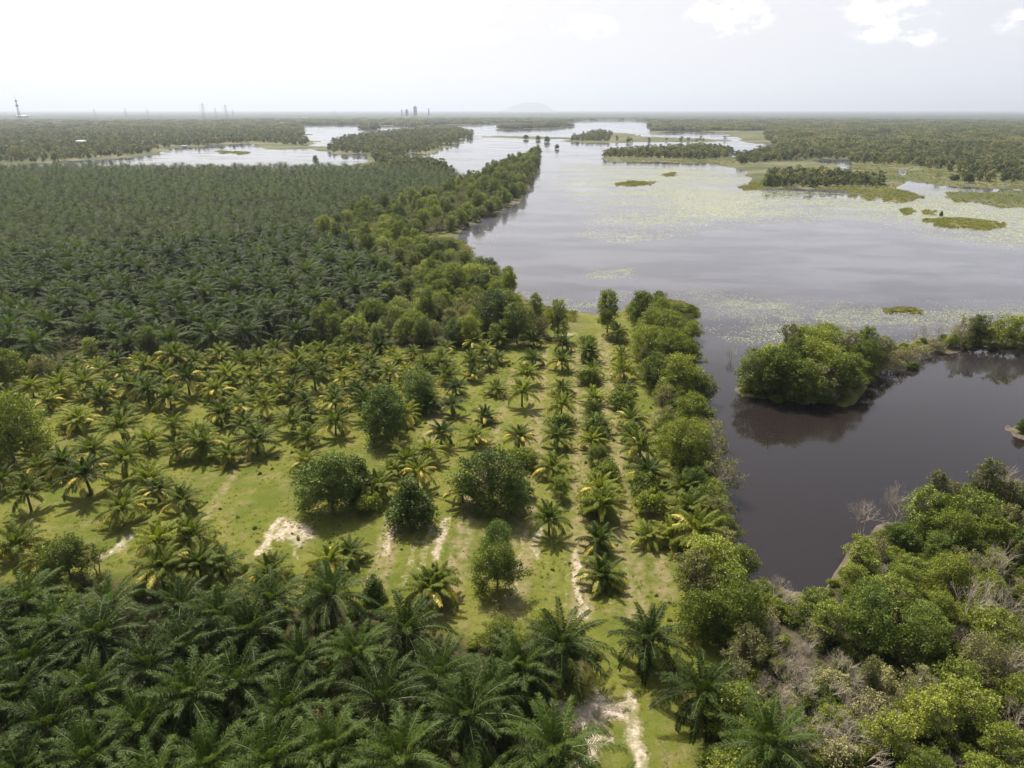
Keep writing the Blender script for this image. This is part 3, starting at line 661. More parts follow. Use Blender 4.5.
# ---- broadleaf trees placed by hand: (px, py base, kind, scale, label)
T = [
 (386, 440, 'dark', 1.0, 'big round dark green bush in the middle of the coconut field'), (420, 408, 'dark', .8, 'dark rounded tree just behind the big round bush'),
 (333, 512, 'dark', .95, 'dark round tree beside the bare sand patch'), (360, 500, 'cone', .9, 'leaning dark tree touching the right side of the round tree by the sand'), (370, 515, 'bush', 1.1, 'low leafy bush at the foot of the dark round tree'),
 (412, 528, 'cone', 1.05, 'dark pyramid shaped tree right of the dark round tree'), (493, 512, 'dark', .92, 'broad dark tree between coconut rows in front centre'), (520, 500, 'bush', 1.1, 'leafy bush against the right side of the broad dark tree'),
 (497, 594, 'mid', .72, 'solitary leafy tree closest to the front of the grass'), (497, 560, 'dark', .5, 'small dark tree just behind the solitary front tree'), (14, 464, 'mid', 1.35, 'bushy olive green tree at the left edge of the field'), (-8, 440, 'mid', 1.0, 'tree cut by the left frame edge'),
 (8, 388, 'mid', 1.0, 'rounded tree at the left edge by the plantation'), (45, 385, 'olive', .8, 'small olive tree left of the white sand heap'), (152, 362, 'tall', .75, 'tall bright tree standing alone at the plantation edge'), (92, 362, 'light', .7, 'light green bush right of the white sand heap'),
 (180, 368, 'light', .8, 'yellow green bush right of the tall plantation-edge tree'), (118, 366, 'olive', .6, 'greyish bush between sand heap and tall tree'),
 (323, 347, 'tall', .85, 'bright upright tree at the left of the grove behind the field'), (358, 352, 'light', 1.05, 'light green tree with two tops behind the field'), (342, 356, 'light', .7, 'low yellow green tree in front of the two-topped tree'),
 (376, 330, 'mid', .95, 'mid green tree among the palms behind the two-topped tree'), (416, 345, 'mid', 1.05, 'wide rounded acacia behind the coconut field'), (428, 330, 'tall', .85, 'tall acacia behind the wide rounded one'), (440, 322, 'olive', .9, 'olive tree behind the tall acacia'),
 (456, 300, 'tall', 1.0, 'brightest tall tree near the lake inlet'), (474, 290, 'light', 1.2, 'sunlit spreading tree beside the lake inlet'), (440, 296, 'mid', 1.1, 'green tree left of the brightest tall tree'), (493, 335, 'dark', 1.2, 'big dark tree behind the fifth coconut row'), (480, 318, 'olive', 1.0, 'olive tree left of the big dark tree'),
 (517, 345, 'tall', 1.0, 'tall dark tree behind the fourth coconut row'), (505, 322, 'mid', 1.1, 'mid green tree behind the tall dark one'), (535, 335, 'tall', .85, 'tall feathery tree left of the muddy shore gap'), (557, 340, 'tall', .85, 'tall narrow tree right beside the muddy shore gap'), (456, 345, 'dark', .8, 'dark low tree behind the sixth coconut row'),
 (607, 335, 'tall', 1.05, 'tall two-crowned tree standing at the end of the sandy lane'), (589, 362, 'cone', .75, 'dark conical bush at the far end of the second palm row'), (640, 330, 'tall', .95, 'tallest tree at the tip of the lakeside strip'), (652, 340, 'mid', 1.15, 'rounded tree behind the tip of the lakeside strip'), (668, 345, 'mid', 1.1, 'outer tree of the strip next to the weedy shallows'),
 (648, 360, 'mid', 1.1, 'leafy tree on the field side of the lakeside strip'), (668, 368, 'mid', 1.15, 'bulky tree in the middle of the lakeside strip'), (684, 372, 'mid', 1.0, 'tree leaning over water in the middle of the strip'), (655, 392, 'mid', 1.0, 'leafy tree beside the lane halfway along the strip'), (678, 400, 'mid', 1.15, 'broad tree halfway along the lakeside strip'), (698, 402, 'mid', .9, 'tree at the waterline halfway along the strip'),
 (664, 412, 'olive', .8, 'thin olive tree in a gap of the strip'), (692, 432, 'mid', .95, 'green tree right above the waterline below the halfway point'), (683, 470, 'mid', 1.05, 'large dense tree at the near part of the strip'), (672, 455, 'mid', .75, 'smaller tree tucked behind the large dense one'), (712, 470, 'airy', 1.25, 'thin grey-stemmed airy tree over the near lake bank'), (720, 492, 'airy', 1.1, 'second airy pale tree on the near lake bank'), (708, 450, 'airy', 1.0, 'airy tree behind the thin grey-stemmed one'),
 (692, 497, 'dark', .62, 'small dark tree below the large dense tree'), (712, 528, 'olive', .7, 'low olive tree on the near lake bank'), (710, 590, 'light', .95, 'sparse yellow-green tree above the oil palms by the bank'), (728, 612, 'light', .85, 'yellow-green tree nearest the muddy corner'), (692, 600, 'olive', .9, 'olive tree behind the big front oil palm'), (736, 640, 'mid', .9, 'green tree right of the big front oil palm'),
 (700, 640, 'mid', .8, 'leafy tree between the big front oil palm and the bank'), (745, 668, 'olive', .7, 'olive tree at the edge of the dry brush'), (722, 560, 'olive', .7, 'low tree by the bank where the field ends'), (520, 668, 'mid', .55, 'scrubby tree at the front edge of the field'), (545, 640, 'light', .5, 'small yellow-green tree at the front edge of the field'), (500, 648, 'mid', .5, 'small leafy tree among the oil palms at the field edge'),
 (375, 606, 'cone', .7, 'narrow dark tree at the oil palm edge'), (320, 606, 'mid', .45, 'small leafy tree at the oil palm edge'), (928, 520, 'slim', .85, 'upright olive tree topping the near shore thicket'), (944, 522, 'slim', .8, 'second upright olive tree topping the near shore thicket'), (980, 520, 'slim', 1.05, 'tallest dark olive tree standing above the near shore thicket'), (1004, 528, 'slim', .75, 'olive tree right of the tallest shore tree'), (918, 535, 'light', 1.0, 'bright yellow-green tree below the upright shore trees'), (968, 540, 'light', 1.0, 'yellow-green tree below the tallest shore tree'), (72, 585, 'mid', .72, 'leafy tree in front of the left coconut palms'), (98, 575, 'airy', .6, 'thin half-bare tree beside the sandy streak'),
]
for k, (px, py) in enumerate([(598, 466), (604, 487), (597, 515), (644, 478), (650, 515), (622, 402), (592, 420), (597, 435), (588, 385), (560, 500), (588, 350), (620, 410), (598, 447), (606, 482), (643, 495), (630, 440), (560, 432), (524, 470)]):
    nm = ['behind', 'amid']
    kS = k; T.append((px, py, 'bush' if k % 3 else 'mid', .42 if k % 3 == 0 else 1.35, '%s shrub %s palms of the %s' % ((('tall' if k >= 10 else 'rounded dark'), ('wide' if k >= 10 else 'low bright'), ('small' if k >= 10 else 'ragged'))[k % 3], ('between', 'among', 'in front of')[(k // 3) % 3], 'row by the lane' if px > 615 else 'second palm row' if px > 580 else 'third palm row') + (' again' if 0 else '') + (' near the front' if py > 495 else ' halfway back' if py > 430 else ' far back')))
tree_xy = []
def put_tree(x, y, kd, s, label, group, name='broadleaf_tree', cat='tree', v=None):
    vs = TREE[kd]; c, t = vs[rnd.randrange(len(vs))]
    z = float(gz(x, y)[0])
    sz = (s * rnd.uniform(.92, 1.08), s * rnd.uniform(.92, 1.08), s * rnd.uniform(.92, 1.1))
    e = place(name, [('trunk', t, (0, 0, 0)), ('crown', c, (0, 0, 0))], x, y, max(z, -.1), rnd.uniform(0, 6.28), sz, label, cat, group)
    tree_xy.append((x, y)); return e
for px, py, kd, s, lab in T:
    x, y = G(px, py, .5)
    nm, ct = ('leafy_bush', 'bush') if kd == 'bush' else ('broadleaf_tree', 'tree')
    k = 1.15 if kd in ('bush', 'airy', 'slim') else 1.3 if py > 596 else (1.62 if kd in ('dark', 'cone') and py > 400 else 1.45) if px < 600 else 1.32
    if kd == 'tall': k = min(k, 1.3)
    put_tree(float(x), float(y), kd, s * k, lab, None, nm, ct)

# ---- right island
ie = [(760, 392, 'mid', 1.15), (776, 396, 'mid', 1.2), (796, 400, 'mid', 1.1), (815, 399, 'olive', 1.1), (835, 396, 'mid', 1.0), (770, 382, 'light', 1.2), (790, 384, 'tall', .95), (810, 386, 'mid', 1.25), (830, 384, 'light', 1.1), (850, 386, 'mid', .9), (785, 374, 'slim', 1.15), (805, 372, 'mid', 1.2), (825, 370, 'light', 1.2), (845, 370, 'slim', 1.1), (862, 376, 'mid', .95), (864, 364, 'tall', .8), (880, 366, 'olive', .9), (820, 362, 'mid', 1.1)]
ci = {}
for i, (px, py, kd, s) in enumerate(ie):
    x, y = G(px, py, .5); side = 'left' if px < 790 else 'middle' if px < 835 else 'right'
    col_ = {'mid': 'green', 'light': 'yellow-green', 'tall': 'tall green', 'olive': 'olive', 'slim': 'slender olive'}[kd]
    kk = (col_, side, py > 390, py > 375); ci[kk] = ci.get(kk, 0) + 1; col_ = (ORD[ci[kk]] + ' ' + col_).strip()
    put_tree(float(x), float(y), kd, s * (1.28 if kd in ('tall', 'slim') else 1.42), '%s tree in the %s of the wooded islet, %s' % (col_, side, 'on its near shore' if py > 390 else 'in its inner part' if py > 375 else 'on its far side'), 'trees packed on the wooded islet')
for px, py, kd, s, lab in [(975, 345, 'tall', .95, 'slim tree on the thin spit right of the islet'), (960, 346, 'airy', 1.25, 'half-bare tree at the start of the thin spit'), (1005, 348, 'light', 1.7, 'spreading yellow-topped tree on the thin spit'), (988, 344, 'airy', 1.2, 'airy tree between the slim and the spreading one'), (1030, 350, 'mid', 1.0, 'tree cut by the right frame edge on the spit'), (1022, 432, 'dark', .45, 'small dark bush standing in water at right edge'),
                            (890, 370, 'brown', 1.7, 'dry brown bush at the right end of the wooded islet'), (905, 362, 'brown', 1.6, 'dry brush clump right of the wooded islet'), (918, 356, 'brown', 1.6, 'dry brush clump midway to the thin spit'), (935, 351, 'brown', 1.5, 'brown brush clump nearest the thin spit'), (950, 347, 'bush', 1.2, 'green bush at the start of the thin spit'), (965, 347, 'bush', .8, 'low green bush under the half-bare tree'), (992, 349, 'bush', .7, 'low bush on the shore below the spreading tree'), (912, 368, 'bush', .9, 'dark bush at the waterline right of the islet')]:
    x, y = G(px, py, .3); nm = 'leafy_bush' if kd == 'bush' else 'dry_bush' if kd == 'brown' else 'broadleaf_tree'
    put_tree(float(x), float(y), kd, s, lab, None, nm, 'bush' if 'bush' in nm else 'tree')

# ---- bottom-right thicket
thick = poisson(RIGHTB, 4.0, avoid=tree_xy, davoid=3.0, z=.5, seed=4)
bare_px = [(770, 605), (800, 668), (790, 690), (812, 700), (838, 712), (830, 745), (800, 740), (845, 690), (812, 640), (1008, 690), (1010, 650), (1015, 735), (940, 708), (925, 720), (965, 635), (985, 620), (1000, 590), (972, 570), (760, 650), (768, 700), (880, 600), (862, 534), (897, 527), (992, 512), (1000, 520), (885, 740), (780, 765), (860, 765)]
bare_xy = [tuple(G(a, b, .5)) for a, b in bare_px]
def near_bare(x, y): return min(math.hypot(x - a, y - b) for a, b in bare_xy)
colw = {'mid': 'mid green', 'light': 'yellow-green', 'olive': 'dull olive', 'dark': 'dark green', 'tall': 'tall green', 'airy': 'half-bare', 'slim': 'upright olive'}
lm2 = [((765, 590), 'the muddy corner of the bank'), ((850, 540), 'the shore bend'), ((935, 500), 'the topmost shore trees'), ((1010, 520), 'the right-edge shore'), ((830, 700), 'the big patch of bare brush'), ((1005, 690), 'the bare trunks at the right edge'), ((930, 640), 'the middle of the thicket'), ((940, 760), 'the bottom edge'), ((900, 580), 'the shadowed dip behind the shore trees')]
lm2w = [(G(a, b, .5), n) for (a, b), n in lm2]; c2 = {}
nth = 0
for x, y in sorted(thick, key=lambda q: min(math.hypot(q[0] - c[0], q[1] - c[1]) for c, n in lm2w)):
    px, py, d = P(x, y, 3)
    if not (-60 < px < 1060 and py < 800): continue
    if land(np.array([x]), np.array([y]))[0] < .8: continue
    nb = near_bare(x, y)
    if nb < 1.6: continue
    inb = inside([(735, 600), (790, 600), (850, 660), (880, 700), (880, 800), (770, 800), (750, 660)], np.array([float(px)]), np.array([float(py)]))[0]
    if py < 545: kd = rnd.choice(['mid', 'light', 'light', 'dark', 'olive'])
    elif py > 700 and 880 < px < 1000: kd = rnd.choice(['light', 'light', 'mid'])
    else: kd = rnd.choice(['mid', 'light', 'mid', 'light', 'light', 'olive', 'dark', 'airy', 'slim'])
    s = rnd.uniform(.65, 1.05) * (.8 if kd == 'slim' else 1)
    if inb: kd = rnd.choice(['brown', 'brown', 'bush', 'olive']); s = {'brown': rnd.uniform(.9, 1.3), 'bush': 1, 'olive': .4}[kd]
    bestd, nn, q0 = sorted((math.hypot(x - c[0], y - c[1]), n, tuple(c)) for c, n in lm2w)[0]
    dx, dy = x - q0[0], y - q0[1]
    dr = ('right of' if dx > 0 else 'left of') if abs(dx) > abs(dy) * .8 else ('behind' if dy > 0 else 'in front of')
    look = {'brown': 'dry brown bush', 'bush': 'low green bush'}.get(kd, colw.get(kd, '') + ' tree')
    k = (look, dr, nn); c2[k] = c2.get(k, 0) + 1; o = c2[k]
    lab = '%s%s %s %s' % (ORD[min(o, 20)] + ' ' if o > 1 else '', look, dr, nn)
    nm = 'leafy_bush' if kd == 'bush' else 'dry_bush' if kd == 'brown' else 'broadleaf_tree'
    put_tree(x, y, kd, s, lab, 'plants of the lakeside thicket', nm, 'bush' if 'bush' in nm else 'tree'); nth += 1
cb_ = {}
for i, (a, b) in enumerate(bare_xy):
    px, py = bare_px[i]
    big = i in (21, 22, 23, 9, 10, 16, 14)
    z = float(gz(a, b)[0]); me = (BARET if big else BARE)[i % (2 if big else 3)]
    loc = 'on the shore' if py < 520 else 'at the right edge' if px > 995 else 'inside the green thicket' if px > 860 else 'in the dry brush patch'
    zone = ('upper', 'middle', 'lower')[0 if py < 640 else 1 if py < 705 else 2]
    kk = (i % 5, big, loc, zone); cb_[kk] = cb_.get(kk, 0) + 1
    o = place('bare_tree' if big else 'bare_bush', [('branches', me, (0, 0, 0))], float(a), float(b), z, rnd.uniform(0, 6), rnd.uniform(1.1, 1.6), (ORD[cb_[kk]] + ' ').lstrip() + '%s grey leafless %s %s, %s part' % (('wide', 'ragged', 'low', 'pale', 'twisted')[i % 5], 'tree' if big else 'bush', loc, zone), 'tree' if big else 'bush', 'leafless plants of the thicket')
for px, py, big, s, lab in [(730, 361, 1, .75, 'lone dead stem standing in open water'), (925, 345, 1, 1.0, 'tall bare stem on the brown bank right of the islet'), (935, 343, 1, .95, 'bare stem next to the spit bushes'), (948, 340, 1, 1.05, 'leafless tree at the start of the spit'), (915, 347, 1, .8, 'short bare stem behind the brown brush'), (695, 340, 0, .8, 'grey bare bush on the tip of the strip'), (700, 505, 0, .9, 'bare bush by the near lake bank'), (655, 425, 0, .9, 'grey bare bush in a gap of the lakeside strip'), (720, 520, 0, .8, 'leafless bush on the bank below the airy trees'), (690, 330, 0, .8, 'brown bare bush at the weedy point'),
                            (225, 352, 0, 1.1, 'grey bare bush behind the left coconut palms'), (240, 355, 0, 1.0, 'second grey bare bush behind the left coconut palms'), (125, 368, 0, 1.0, 'bare bush left of the tall plantation-edge tree'), (460, 330, 0, 1.1, 'bare bush among the acacias'), (447, 318, 0, 1.2, 'tan bare bush beside the lake inlet')]:
    x, y = G(px, py, 0.); z = max(float(gz(x, y)[0]), -.1)
    place('bare_tree' if big else 'bare_bush', [('branches', (BARET if big else BARE)[0], (0, 0, 0))], float(x), float(y), z, rnd.uniform(0, 6), s, lab, 'tree' if big else 'bush')

# ---- foreground oil palms (crown centres read off the photograph)
OC = [(383, 701), (468, 721), (406, 626), (356, 650), (286, 703), (331, 600), (271, 604), (649, 633), (704, 684), (562, 648), (556, 756), (522, 664), (100, 640), (185, 650), (92, 690), (25, 655), (15, 693), (87, 757), (190, 700), (207, 757), (250, 632), (107, 604), (180, 608), (235, 680), (25, 604), (300, 655), (440, 668), (330, 745), (400, 765), (492, 690), (140, 722), (150, 670), (50, 722), (55, 625), (-25, 630), (-30, 700), (270, 760), (150, 790), (20, 770), (480, 790), (610, 810), (545, 800), (220, 560 + 60), (770, 745), (60, 820), (240, 830), (340, 830), (430, 840), (-40, 780), (640, 850)]
oil_xy = []; oil_obj = 0
def put_oil(x, y, s, label, group, cz=None):
    global oil_obj
    i = rnd.randrange(5); z = float(gz(x, y)[0]); h = cz or rnd.uniform(3.2, 4.8)
    e = bpy.data.objects.new('oil_palm', None); C.objects.link(e); e.location = (x, y, z); e.rotation_euler = (0, 0, rnd.uniform(0, 6.28)); e.scale = (s, s, s)
    tag(e, label, 'oil palm', group)
    t = bpy.data.objects.new('trunk', oil_t[0]); C.objects.link(t); t.parent = e; t.scale = (1, 1, h)
    c = bpy.data.objects.new('crown', oil_c[i]); C.objects.link(c); c.parent = e; c.location = (0, 0, h)
    oil_xy.append((x, y)); oil_obj += 1
lmo = [((600, 720), 'the sandy clearing at the bottom'), ((260, 600), 'the coconut field edge'), ((100, 600), 'the left coconut palms'), ((420, 620), 'the front sandy lanes'), ((100, 760), 'the bottom left corner'), ((350, 760), 'the bottom edge middle'), ((710, 620), 'the bank trees')]
lmow = [(G(a, b, 0), n) for (a, b), n in lmo]; co = {}
def oil_label(x, y):
    bd, nn, q = sorted((math.hypot(x - c[0], y - c[1]), n, tuple(c)) for c, n in lmow)[0]
    dx, dy = x - q[0], y - q[1]
    dr = ('right of' if dx > 0 else 'left of') if abs(dx) > abs(dy) * .8 else ('behind' if dy > 0 else 'in front of')
    k = (dr, nn); co[k] = co.get(k, 0) + 1
    return '%sfront-plantation oil palm %s %s' % ((ORD[min(co[k], 20)] + ' large ').lstrip(), dr, nn)
for px, py in OC:
    x, y = G(px, py, 5.0)
    lab = {(704, 684): 'widest oil palm right of the sandy clearing', (649, 633): 'upright oil palm behind the sandy clearing', (556, 756): 'oil palm left of the sandy clearing at the bottom'}.get((px, py)) or oil_label(x, y)
    put_oil(float(x), float(y), rnd.uniform(.88, 1.05), lab, 'oil palms of the front plantation')
# ---- far plantation on a staggered grid
a_ = rad(17); rows = []
for i in range(-90, 200):
    for j in range(-120, 160):
        u = (i + (j % 2) * .5) * 10.2; v = j * 8.9
        rows.append((u * math.cos(a_) - v * math.sin(a_) - 300 + rnd.uniform(-1.8, 1.8), u * math.sin(a_) + v * math.cos(a_) + 400 + rnd.uniform(-1.8, 1.8)))
rows = np.array(rows); PLW = W(PLANT, .5)
ok = inside(PLW, rows[:, 0], rows[:, 1]) & (edged(PLW, rows[:, 0], rows[:, 1]) > 2.0)
px, py, dd = P(rows[:, 0], rows[:, 1], 5.)
ok &= (px > -60) & (px < 1090) & (dd > 10)
rows = rows[ok]
rows = rows[land(rows[:, 0], rows[:, 1]) > 3]
ta = np.array(tree_xy)
rows = np.array([q for q in rows if ((ta - q) ** 2).sum(1).min() > 3.2 ** 2])
rows = rows[np.argsort(np.hypot(rows[:, 0], rows[:, 1]))]; rows = rows[np.random.default_rng(6).uniform(0, 1, len(rows)) > .05]
nfar = 300 - oil_obj
lm4w = [(G(a, b, 0), n) for (a, b), n in [((75, 362), 'the white sand heap'), ((152, 362), 'the lone plantation-edge tree'), ((225, 352), 'the grey bare bush'), ((290, 350), 'the upright bright tree'), ((8, 388), 'the left-edge rounded tree'), ((370, 318), 'the two-topped tree')]]; c4 = {}
for k_, (x, y) in enumerate(rows[:nfar]):
    put_oil(float(x), float(y), rnd.uniform(1.02, 1.3), near_label(x, y, 'dark', lm4w, c4, 'oil palm') if k_ < 70 else 'dark oil palm in the near part of the dense plantation behind the coconut field', 'oil palms in the near part of the back plantation')
stuffp = rows[nfar:]

# ------------------------------------------------------------------ scatter of uncountable things (geometry nodes)
def scatter(name, xyz, scales, sources, label, seed=0, kind_='stuff', cat=None, mapi=None):
    xyz = np.asarray(xyz, np.float32); n = len(xyz); r = np.random.default_rng(seed)
    me = bpy.data.meshes.new(name); me.vertices.add(n); me.vertices.foreach_set('co', xyz.ravel())
    a = me.attributes.new('sc', 'FLOAT', 'POINT'); a.data.foreach_set('value', np.asarray(scales, np.float32))
    a = me.attributes.new('rz', 'FLOAT', 'POINT'); a.data.foreach_set('value', r.uniform(0, 6.28, n).astype(np.float32))
    a = me.attributes.new('ki', 'INT', 'POINT'); a.data.foreach_set('value', (mapi if mapi is not None else r.integers(0, len(sources), n)).astype(np.int32))
    o = link(name, me); tag(o, label, cat, None, kind_)
    ng = bpy.data.node_groups.new(name, 'GeometryNodeTree')
    ng.interface.new_socket('Geometry', in_out='INPUT', socket_type='NodeSocketGeometry'); ng.interface.new_socket('Geometry', in_out='OUTPUT', socket_type='NodeSocketGeometry')
    gi = ng.nodes.new('NodeGroupInput'); go = ng.nodes.new('NodeGroupOutput'); jn = ng.nodes.new('GeometryNodeJoinGeometry')
    def na(nm, t):
        q = ng.nodes.new('GeometryNodeInputNamedAttribute'); q.data_type = t; q.inputs[0].default_value = nm; return [s for s in q.outputs if s.enabled][0]
    cb = ng.nodes.new('ShaderNodeCombineXYZ'); ng.links.new(na('rz', 'FLOAT'), cb.inputs[2])
    e2r = ng.nodes.new('FunctionNodeEulerToRotation'); ng.links.new(cb.outputs[0], e2r.inputs[0])
    for i, src in enumerate(sources):
        oi = ng.nodes.new('GeometryNodeObjectInfo'); oi.inputs['Object'].default_value = src; oi.inputs['As Instance'].default_value = True
        cmp_ = ng.nodes.new('FunctionNodeCompare'); cmp_.data_type = 'INT'; cmp_.operation = 'EQUAL'
        ins = [s for s in cmp_.inputs if s.enabled]; ng.links.new(na('ki', 'INT'), ins[0]); ins[1].default_value = i
        ip = ng.nodes.new('GeometryNodeInstanceOnPoints')
        m2p = ng.nodes.new('GeometryNodeMeshToPoints'); ng.links.new(gi.outputs[0], m2p.inputs[0])
        ng.links.new(m2p.outputs[0], ip.inputs['Points']); ng.links.new(cmp_.outputs[0], ip.inputs['Selection']); ng.links.new(oi.outputs['Geometry'], ip.inputs['Instance'])
        ng.links.new(e2r.outputs[0], ip.inputs['Rotation']); ng.links.new(na('sc', 'FLOAT'), ip.inputs['Scale'])
        ng.links.new(ip.outputs[0], jn.inputs[0])
    ng.links.new(jn.outputs[0], go.inputs[0])
    md = o.modifiers.new('scatter', 'NODES'); md.node_group = ng
    return o
def src(me, name='source'): return bpy.data.objects.new(name, me)
def join_mesh(crown, trunk):
    """one mesh from a crown and a trunk mesh"""
    V = []; Qs = []; Ts = []; mq = []; mt = []; aq = []; at = []; n = 0; mats = []
    for me in (crown, trunk):
        co = np.empty(len(me.vertices) * 3, np.float32); me.vertices.foreach_get('co', co); V.append(co.reshape(-1, 3))
        lv = np.empty(len(me.loops), np.int32); me.loops.foreach_get('vertex_index', lv)
        ls = np.empty(len(me.polygons), np.int32); me.polygons.foreach_get('loop_start', ls); lt = np.empty(len(me.polygons), np.int32); me.polygons.foreach_get('loop_total', lt)
        av = np.empty(len(me.polygons), np.float32); me.attributes['v'].data.foreach_get('value', av)
        q = lt == 4; t = lt == 3
        Qs.append(lv[ls[q][:, None] + np.arange(4)] + n); Ts.append(lv[ls[t][:, None] + np.arange(3)] + n)
        mq.append(np.full(q.sum(), len(mats))); mt.append(np.full(t.sum(), len(mats))); aq.append(av[q]); at.append(av[t]); mats.append(me.materials[0]); n += len(me.vertices)
    return mesh('tree', np.concatenate(V), np.concatenate(Qs), np.concatenate(Ts), mats, np.concatenate(mq + mt), {'v': np.concatenate(aq + at)})
oilsrc = [src(m) for m in oil_far]
zz = gz(stuffp[:, 0], stuffp[:, 1]) + np.random.default_rng(1).uniform(2.4, 6.4, len(stuffp))
scatter('oil_palm_plantation', np.column_stack([stuffp, zz]), np.random.default_rng(2).uniform(.85, 1.4, len(stuffp)), oilsrc, 'dark green canopy of the dense oil palm plantation reaching the lake')

# low detail trees for woodland
def lowtree(seed, mat, Rr=3.2, Hh=7.5, n=16, nl=34, ls=.62, base=.4):
    mb, cents = crown_mesh(seed, Rr, Hh, base, n, nl, ls, None, crf=.36)
    r = np.random.default_rng(seed)
    mb.tube([[0, 0, -.3], [0, 0, Hh * .6]], [.22, .1], 5, m=1)
    return mb.done('tree', [mat, M_bark2])
M_fg = leaf_mat('inlet grove leaves', (.055, .10, .018), (.13, .17, .03), (.13, .14, .035), rough=.5, spec=.3, obj=.7)
lowsrc = [src(lowtree(s, m)) for s, m in ((201, M_far), (202, M_far), (203, M_fg), (204, M_far))]
def clump(seed, mat, n=14, size=26, Hh=8):
    r = np.random.default_rng(seed); mb = MB()
    for k in range(n):
        a = r.uniform(0, 6.28); q = math.sqrt(r.uniform(0, 1)) * size / 2; R2 = r.uniform(2.8, 5); h = Hh * r.uniform(.7, 1.15)
        m2, _ = crown_mesh(int(seed * 50 + k), R2, h, .3, 8, 20, 1.1, None, crf=.42)
        V = np.concatenate(m2.V) + np.array([math.cos(a) * q, math.sin(a) * q, 0]); mb.add(V, np.concatenate(m2.Q), a=np.concatenate(m2.aq) * .6 + r.uniform(0, .4))
    return mb.done('clump', [mat])
clsrc = [src(clump(s, M_far)) for s in (1, 2, 3, 4)]

STRIP = [(628, 318), (650, 306), (690, 318), (694, 350), (700, 385), (712, 425), (722, 470), (734, 520), (742, 560), (730, 600), (712, 600), (712, 545), (700, 500), (676, 470), (660, 430), (648, 395), (640, 360)]
lm6w = [(G(a, b, .5), n) for (a, b), n in [((640, 330), 'the tip of the lakeside strip'), ((655, 392), 'the middle of the lakeside strip'), ((683, 470), 'the large dense strip tree'), ((715, 500), 'the airy bank trees'), ((725, 590), 'the muddy corner')]]; c6 = {}
sp = poisson(STRIP, 3.8, avoid=tree_xy, davoid=3.5, z=.5, n=4000, seed=41)
for x, y in sorted(sp, key=lambda q: math.hypot(*q)):
    kd = rnd.choice(['mid', 'light', 'mid', 'olive']); nm = {'mid': 'mid green', 'light': 'yellow-green', 'olive': 'olive'}[kd]
    if land(np.array([x]), np.array([y]))[0] > .3: put_tree(x, y, kd, rnd.uniform(.6, .92), near_label(x, y, nm, lm6w, c6), 'trees of the lakeside strip')
# ---- trees filling the end of the field
lm3w = [(G(a, b, .5), n) for (a, b), n in [((323, 345), 'the upright bright tree'), ((358, 352), 'the two-topped tree'), ((416, 345), 'the wide acacia'), ((474, 290), 'the lake inlet'), ((517, 345), 'the fourth coconut row'), ((440, 240), 'the reedy bay'), ((400, 215), 'the plantation corner'), ((500, 200), 'the bend of the arm'), ((540, 158), 'the tip of the wooded arm'), ((470, 190), 'the narrow water wedge')]]; c3 = {}
gp = poisson(GROVE, 6.2, avoid=tree_xy, davoid=4.2, z=.5, n=6000, seed=21)
for x, y in sorted(gp, key=lambda q: math.hypot(*q)):
    kd = rnd.choice(['mid', 'light', 'tall', 'light', 'light', 'olive', 'mid'])
    nm = {'mid': 'mid green', 'tall': 'tall green', 'light': 'yellow-green', 'olive': 'olive', 'dark': 'dark green'}[kd]
    put_tree(x, y, kd, rnd.uniform(.9, 1.3) * (.85 if kd == 'tall' else 1), near_label(x, y, nm, lm3w, c3), 'trees at the far end of the coconut field')
# ---- grove along the arm: nearest as trees, rest woodland
ARM = [(318, 240), (335, 227), (400, 212), (470, 184), (480, 180), (512, 163), (540, 153), (546, 156), (545, 167), (532, 185), (505, 207), (480, 220), (455, 232), (425, 236), (415, 250), (470, 262), (490, 278), (505, 290), (515, 305), (470, 312), (450, 300), (425, 290), (405, 278), (365, 260)]
armp = poisson(ARM, 6.6, avoid=tree_xy, davoid=4.0, z=.5, n=30000, seed=9)
armp = sorted([q for q in armp if land(np.array([q[0]]), np.array([q[1]]))[0] > 1.0], key=lambda q: math.hypot(*q))
budget = 300 - sum(1 for t in things if t[0] == 'broadleaf_tree')
NA = max(0, min(len(armp), budget))
for x, y in armp[:NA]:
    px, py, d = P(x, y, 3); kd = rnd.choice(['mid', 'mid', 'tall', 'light', 'olive', 'dark'] if py > 215 else ['mid', 'tall', 'dark', 'olive', 'mid'])
    if 380 < px < 470 and 225 < py < 262 and rnd.random() < .35: kd = 'airy'
    part = 'beside the lake inlet' if py > 255 else 'halfway along the wooded arm' if py > 205 else 'towards the tip of the wooded arm'
    nm = {'mid': 'mid green', 'tall': 'tall green', 'light': 'yellow-green', 'olive': 'olive', 'dark': 'dark green', 'airy': 'greyish half-bare'}[kd]
    put_tree(x, y, kd, rnd.uniform(1.1, 1.5) * (.8 if kd == 'tall' else 1), near_label(x, y, nm, lm3w, c3), 'grove trees between plantation and lake')
pts = []
q = np.array(armp[NA:]); armsrc = [src(join_mesh(*TREE[k][i])) for k, i in (('mid', 0), ('mid', 1), ('tall', 0), ('tall', 1), ('dark', 0), ('olive', 0), ('light', 0), ('airy', 0))]
scatter('arm_woodland', np.column_stack([q, gz(q[:, 0], q[:, 1])]), np.random.default_rng(15).uniform(1.0, 1.5, len(q)), armsrc, 'woodland covering the narrow arm of land between the waters', 11)
